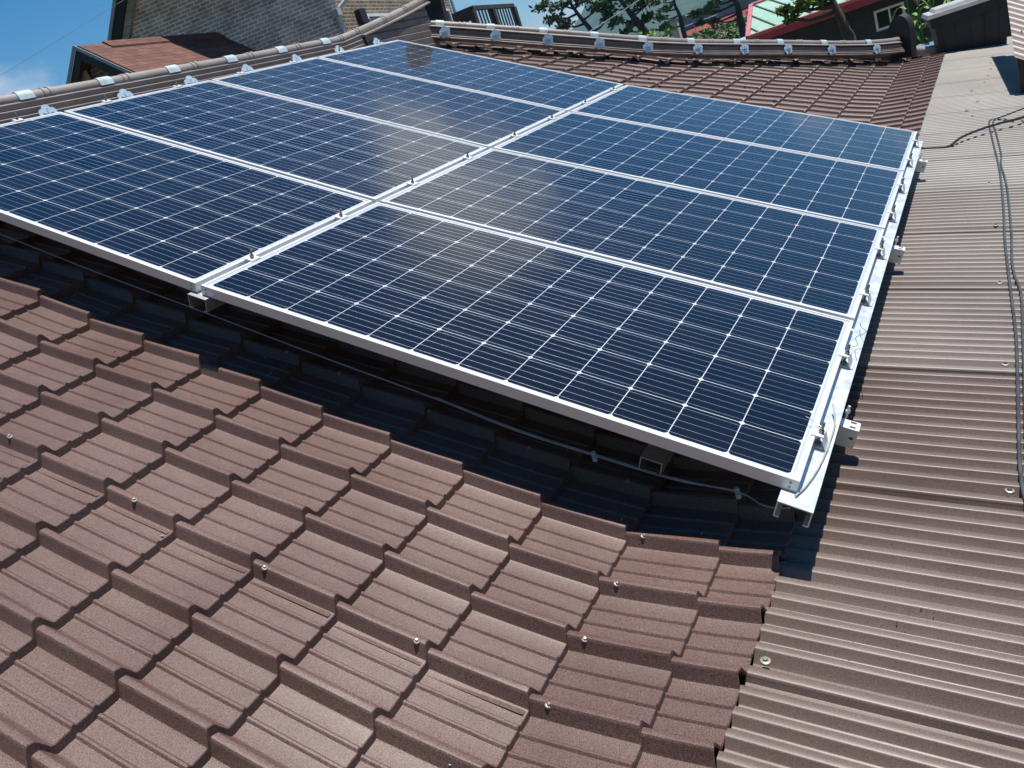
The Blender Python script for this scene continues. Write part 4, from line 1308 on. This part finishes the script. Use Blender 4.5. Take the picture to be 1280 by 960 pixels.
# ------------------------------------------------------------------ road, embankment, wall far behind
rd0 = Vector((-15.7, 55.6, 0)); rdd = Vector((0.97, 0.245, 0)).normalized(); rdn = Vector((0.245, -0.97, 0)).normalized()   # towards the viewer
def strip(name, prof, mat, s0=-70, s1=90, n=40):
    mb = MB(); vs = []; fs = []
    for i in range(n + 1):
        s = s0 + (s1 - s0) * i / n
        for (o, z) in prof: vs.append(rd0 + rdd * s + rdn * o + zv * z)
    m = len(prof)
    fs = [(i * m + k, (i + 1) * m + k, (i + 1) * m + k + 1, i * m + k + 1) for i in range(n) for k in range(m - 1)]
    mb.add(vs, fs)
    o = mb.build(name, mat)
    o['kind'] = 'structure'
    return o
strip('embankment', [(20, GZ - 0.1), (9, -1.9), (3, -0.85), (0.4, -0.62), (-0.3, -0.60)], GROUND)
strip('road', [(-0.3, -0.56), (-7.5, -0.56), (-7.6, -0.75)], ASPH)
rw = thing('roadside_wall', 'long grey concrete wall with a red base along the road behind the pines', 'wall', tuple(rd0 + zv * -0.6))
mb = MB(); c0 = rd0 - rdd * 14.5; c1 = rd0 + rdd * 60
c0 = rd0 - rdd * 1.2
def wl(z0, z1, d0, d1): return MB().hexa([c0 + rdn * d0 + zv * z0, c1 + rdn * d0 + zv * z0, c1 + rdn * d1 + zv * z0, c0 + rdn * d1 + zv * z0, c0 + rdn * d0 + zv * z1, c1 + rdn * d0 + zv * z1, c1 + rdn * d1 + zv * z1, c0 + rdn * d1 + zv * z1])
MB().hexa([c0 + rdn * 0.75 - zv * 0.64, c1 + rdn * 0.75 - zv * 0.64, c1 - rdn * 0.2 - zv * 0.64, c0 - rdn * 0.2 - zv * 0.64, c0 + rdn * 0.70 - zv * 0.52, c1 + rdn * 0.70 - zv * 0.52, c1 + rdn * 0.04 - zv * 0.03, c0 + rdn * 0.04 - zv * 0.03]).build('red_base', REDW, rw)
wl(-0.03, 0.92, -0.2, 0.0).build('concrete_wall', CONC, rw)
wl(-0.70, -0.54, 0.78, 1.0).build('kerb', CONC, rw)
pl = thing('wall_pier', 'cream rendered pier at the near end of the roadside wall', 'pier', (-13.05, 45.9, GZ))
MB().box((-13.05, 45.95, (GZ + 0.72) / 2), (0.36, 0.36, 0.72 - GZ)).build('pier', PLAST, pl)
MB().box((-13.05, 45.95, 0.76), (0.44, 0.44, 0.075)).build('coping', CONC, pl)
fp = thing('fence', 'thin grey post and rail fence in front of the red wall', 'fence', tuple(rd0 + rdn * 3 + zv * -0.9))
for s in (-0.6, 0.9, 2.4):
    c = rd0 + rdd * s + rdn * 2.5
    MB().tube([c + zv * -0.95, c + zv * 0.35], 0.03, 6).build('post', PIPE, fp)
MB().tube([rd0 + rdd * -0.6 + rdn * 2.5 + zv * 0.2, rd0 + rdd * 2.4 + rdn * 2.5 + zv * 0.2], 0.018, 6).build('rail', PIPE, fp)

# foliage -------------------------------------------------------------
def leaf_clump(mb, c, rad, n, size, rn, flat=1.0, aspect=2.2):
    for i in range(n):
        while True:
            p = Vector((rn.uniform(-1, 1), rn.uniform(-1, 1), rn.uniform(-1, 1)))
            if p.length < 1: break
        # more towards the shell
        p = p * (0.55 + 0.45 * rn.random())
        q = Vector(c) + Vector((p.x * rad, p.y * rad, p.z * rad * flat))
        a = Vector((rn.gauss(0, 1), rn.gauss(0, 1), rn.gauss(0, .6) + 0.3)).normalized()
        b = a.orthogonal().normalized()
        b = (Matrix.Rotation(rn.random() * 6.28, 3, a) @ b)
        s = size * rn.uniform(0.6, 1.3)
        mb.add([q - b * s / aspect / 2, q + a * s * 0.5 - b * s / aspect * 0.6, q + a * s, q + a * s * 0.5 + b * s / aspect * 0.6][:4], [(0, 1, 2, 3)])
def hedge_bank():
    mb = MB(); rn = random.Random(3)
    for i in range(1500):
        s = rn.uniform(-4, 26); o = rn.uniform(1.3, 10)
        z = interp(o, [0.4, 3, 9, 20], [-0.62, -0.85, -1.9, -4.1]) + 0.12 + 0.12 * noise.noise(Vector((s * .5, o * .5, 0)))
        leaf_clump(mb, rd0 + rdd * s + rdn * o + zv * z, rn.uniform(0.25, 0.55), 9, 0.24, rn, 0.6, 1.5)
    return mb
tag(hedge_bank().build('hedge_bank', HEDGE, double=True), 'thick green ground cover on the bank below the red wall', 'ground cover', kind='stuff')

def pine(label, base, trunk, clumps, rn, leaf=0.26, r0=0.22, mat=NEEDLE, bark=BARKD, dens=90, flat=0.42, name='pine_tree'):
    th = thing(name, label, 'tree', base, group='pines beyond the hip ridge' if mat is NEEDLE else None)
    tb = MB()
    main = smooth_path([base] + trunk, 6)
    L = len(main)
    tb.tube(main, [r0 * (1 - 0.75 * i / (L - 1)) for i in range(L)], 8)
    fb = MB()
    for (c, rad) in clumps:
        c = Vector(c)
        # limb from the nearest lower trunk point
        best = min(main, key=lambda p: (p - c).length + (2.0 if p.z > c.z - 0.1 else 0))
        mid = (best + c) / 2 + Vector((rn.uniform(-.1, .1), rn.uniform(-.1, .1), -0.08 * (c - best).length))
        pth = smooth_path([best, mid, c], 4)
        tb.tube(pth, [r0 * 0.34 * (1 - 0.8 * i / (len(pth) - 1)) for i in range(len(pth))], 5)
        for j in range(3):
            e = c + Vector((rn.uniform(-1, 1), rn.uniform(-1, 1), rn.uniform(-.3, .4))) * rad * 0.8
            tb.tube([mid, (mid + e) / 2 + zv * 0.05 * rad, e], [r0 * .12, r0 * .08, r0 * .04], 4)
            leaf_clump(fb, e, rad * 0.55, dens // 3, leaf, rn, flat, 2.4)
        leaf_clump(fb, c, rad, dens, leaf, rn, flat, 2.4)
    tb.build('trunk', bark, th, smooth=60)
    fb.build('crown', mat, th, double=True)
    return th
rn = random.Random(11)
def along(D, u, v):   # helper for far positions: direction of a bearing seen from the terrace
    d = Vector((u, v, 0)).normalized(); return Vector((CAM.x, CAM.y, 0)) + d * D
def P3(x, y, z): return Vector((x, y, z))
side_v = Vector((0.92, 0.39, 0))      # across the view, to the right
def rel(base, s, d, z): return Vector((base[0], base[1], 0)) + side_v * s + Vector((-0.39, 0.92, 0)) * d + zv * z
B1 = (-14.9, 39.9, GZ)
pine('broad dark pine with a leaning trunk, leftmost beyond the hip ridge', B1,
     [rel(B1, -0.1, 0, 0), rel(B1, -0.45, 0, 1.5), rel(B1, -0.9, 0, 2.6), rel(B1, -1.5, 0.2, 4.4)],
     [(rel(B1, -2.2, 0, 2.75), .62), (rel(B1, -1.7, .3, 2.25), .60), (rel(B1, -2.0, -.3, 1.75), .55), (rel(B1, -1.3, .4, 1.55), .45), (rel(B1, -1.5, 0, 3.3), .7), (rel(B1, -0.5, 0.2, 3.1), .62), (rel(B1, 0.2, 0, 2.6), .62), (rel(B1, 0.45, .2, 1.9), .5), (rel(B1, -2.5, 0, 3.5), .5), (rel(B1, -0.8, 0, 4.0), .8), (rel(B1, -2.3, .2, 1.35), .42)], rn)
B2 = (-12.9, 40.7, GZ)
pine('tall open pine with two forking limbs, second from the left beyond the hip ridge', B2,
     [rel(B2, 0.0, 0, 0), rel(B2, -0.25, 0, 1.0), rel(B2, -0.7, 0, 2.2), rel(B2, -1.0, 0, 4.0)],
     [(rel(B2, -1.35, 0, 1.55), .42), (rel(B2, -1.5, 0.3, 2.3), .5), (rel(B2, -0.2, 0, 2.3), .55), (rel(B2, 0.35, 0, 1.9), .45), (rel(B2, -1.2, 0, 3.2), .6), (rel(B2, -.2, 0, 3.1), .6), (rel(B2, 0.3, .2, 1.2), .35), (rel(B2, -0.9, 0, .95), .3)], rn)
B2b = (-13.5, 42.0, GZ)
pine('slim pine with a dark forked trunk between two denser pines', B2b,
     [rel(B2b, 0.2, 0, 0), rel(B2b, 0.0, 0, 1.0), rel(B2b, -0.75, 0, 2.6), rel(B2b, -1.0, 0, 4.0)],
     [(rel(B2b, -0.5, 0, 1.2), .35), (rel(B2b, 0.2, 0.3, 1.9), .4), (rel(B2b, -1.2, 0, 2.7), .5), (rel(B2b, 0.0, 0, 2.9), .5)], rn, dens=40)
B3 = (-11.2, 41.3, GZ)
pine('sparse bare-limbed pine standing before the grey road wall', B3,
     [rel(B3, 0, 0, 0), rel(B3, 0.0, 0, 0.8), rel(B3, -0.1, 0, 1.5), rel(B3, 0.25, 0, 2.6)],
     [(rel(B3, -0.6, 0, 1.3), .32), (rel(B3, -0.95, 0, 0.95), .35), (rel(B3, -.9, .2, 1.75), .4), (rel(B3, 0.15, 0, 2.2), .35), (rel(B3, 0.5, .2, 2.5), .3), (rel(B3, -0.9, 0, .45), .3)], rn, dens=34, r0=0.15)
B4 = (-9.5, 45.5, GZ)
pine('dark low-hanging pine in front of the red wall, rightmost of the far pines', B4,
     [rel(B4, 0.1, 0, -0.4), rel(B4, 0.1, 0, 0.4), rel(B4, -0.2, 0, 1.2), rel(B4, -0.6, 0, 2.5)],
     [(rel(B4, -1.0, 0, .75), .42), (rel(B4, -1.55, 0, .55), .40), (rel(B4, -1.9, .2, .1), .28), (rel(B4, -2.1, .2, .6), .3), (rel(B4, -0.4, .2, 1.2), .5), (rel(B4, 0.6, 0, 1.0), .45), (rel(B4, -1.4, 0, 1.4), .6), (rel(B4, 0.2, 0, 1.9), .7), (rel(B4, -1.2, .1, -0.1), .25)], rn, dens=70)
# garden pine in front of the dark wall
B5 = (0.10, 14.17, GZ)
pine('garden pine with a reddish trunk before the dark wall', B5,
     [(0.09, 14.17, -1.2), (0.04, 14.17, -0.75), (-0.02, 14.16, -0.45), (-0.10, 14.16, -0.12), (-0.2, 14.2, 0.4)],
     [((-0.45, 14.0, -0.10), .17), ((-0.62, 14.05, -0.17), .14), ((-0.76, 14.0, -0.27), .11), ((-0.28, 14.1, -0.16), .15), ((-0.55, 14.2, 0.1), .2), ((-0.1, 14.1, 0.15), .2), ((-0.85, 14.1, -0.1), .12), ((0.35, 14.2, 0.05), .14)],
     random.Random(5), leaf=0.085, r0=0.12, mat=NEEDLE2, bark=BARK, dens=150, flat=0.5, name='pine_tree')
# bright bush
bb = thing('bush', 'bright yellow-green bush beside the cream pier', 'bush', (-12.3, 40.3, GZ))
mb = MB(); rn2 = random.Random(9)
for i in range(16): leaf_clump(mb, (-12.35 + rn2.uniform(-.95, .85), 40.2 + rn2.uniform(-.5, .5), 0.05 + rn2.uniform(-.7, .42)), .42, 46, .17, rn2, .8, 1.5)
mb.build('leaves', BRIGHTL, bb, double=True)
MB().tube([(-12.3, 40.3, GZ), (-12.3, 40.3, -0.3)], [.08, .04], 6).build('stem', BARKD, bb)
# corn plants
rn3 = random.Random(21)
corn_spots = [(1.20, 11.55, -0.42, 'corn plant with a pale tassel beside the white window'), (1.33, 11.5, -0.55, 'corn plant with broad bent leaves right of the dark end tile'), (1.48, 11.4, -0.50, 'corn plant half hidden behind the left side of the plastic tub'), (1.66, 11.6, -0.35, 'tall corn plant rising behind the plastic tub')]
for (x, y, zt, lab) in corn_spots:
    th = thing('corn_plant', lab, 'plant', (x, y, GZ), group='corn plants behind the hip end')
    st = MB(); st.tube([(x, y, GZ), (x + .02, y, (GZ + zt) / 2), (x + .03, y, zt)], [.022, .016, .008], 6); st.build('stalk', CORNL, th)
    lf = MB()
    for i in range(13):
        z = zt - 0.05 - i * 0.085
        a = i * 2.4 + rn3.uniform(-.4, .4)
        d = Vector((math.cos(a), math.sin(a), 0)); s = Vector((-d.y, d.x, 0))
        Ln = rn3.uniform(.22, .36)
        pts = []
        for k in range(6):
            t = k / 5
            p = Vector((x, y, z)) + d * Ln * t + zv * (0.30 * t - 0.48 * t * t) 
            w = 0.030 * (1 - t) ** .6 * (0.6 + 0.8 * min(t * 3, 1)) + .002
            pts.append((p - s * w, p + zv * -0.006, p + s * w))
        vs = [q for tr in pts for q in tr]
        lf.add(vs, [(k * 3 + j, k * 3 + j + 1, k * 3 + j + 4, k * 3 + j + 3) for k in range(5) for j in range(2)])
    lf.build('leaves', CORNL, th, double=True)
    ts_ = MB()
    for i in range(7):
        a = i * 0.9; e = Vector((math.cos(a) * .11, math.sin(a) * .11, .13))
        ts_.tube([(x + .03, y, zt), Vector((x + .03, y, zt)) + e * .6 + zv * .03, Vector((x + .03, y, zt)) + e], [.004, .003, .002], 4)
    ts_.build('tassel', CORNT, th)

# mountain
def mountain():
    mb = MB(); nx, ny = 90, 26
    vs = []
    ax = Vector((0.92, 0.39, 0)); dp_ = Vector((-0.39, 0.92, 0))
    c = Vector((-560, 1390, 0))
    for j in range(ny):
        for i in range(nx):
            s = -420 + 1900 * i / (nx - 1); d = -300 + 900 * j / (ny - 1)
            env = max(0, 1 - abs((d - 150) / 450)) ** 0.9
            px_ = [-420, -150, -80, 0, 60, 200, 500, 900, 1480]; pz_ = [0, 6, 70, 125, 150, 160, 165, 150, 90]
            h = interp(s, px_, pz_)
            nz = noise.fractal(Vector((s / 160, d / 160, 3.1)), 1.0, 2.0, 5)
            z = GZ - 2 + h * env * (1 + 0.25 * nz) + 6 * nz * env
            p = c + ax * s + dp_ * d; vs.append((p.x, p.y, z))
    fs = [(j * nx + i, j * nx + i + 1, (j + 1) * nx + i + 1, (j + 1) * nx + i) for j in range(ny - 1) for i in range(nx - 1)]
    mb.add(vs, fs)
    o = mb.build('mountain', MOUNT, smooth=60); o['kind'] = 'structure'
mountain()
# overhead wires
cable('overhead_wire', 'thin overhead wire sloping up across the blue sky at the left', [(-16.19, -1.96, 0.54), (-10.53, 6.12, 2.99), (-9.49, 7.6, 3.44), (-7.5, 10.44, 4.30)], 0.0028, PIPE, 'wire', n=5)
cable('overhead_wire', 'thin overhead wire crossing in front of the far pines', [(-15.5, 33.0, 0.9), (-10.0, 34.6, 2.0), (-4.0, 36.4, 3.6)], 0.018, PIPE, 'wire', n=5)

# haze between the village and the mountain
hz = MB().box((0, 0, 101), (6000, 6000, 222))
hm = bpy.data.materials.new('haze'); hm.use_nodes = True
hn = hm.node_tree; hn.nodes.clear()
ho = N(hn, 'ShaderNodeOutputMaterial'); hv = N(hn, 'ShaderNodeVolumePrincipled')
hv.inputs['Color'].default_value = (0.30, 0.62, 1.0, 1)
hv.inputs['Density'].default_value = 0.0002
hv.inputs['Anisotropy'].default_value = 0.0
hn.links.new(hv.outputs['Volume'], ho.inputs['Volume'])
hb = hz.build('haze', hm); hb['kind'] = 'stuff'; hb['label'] = 'thin bluish haze over the village that fades the mountain'; hb['category'] = 'haze'
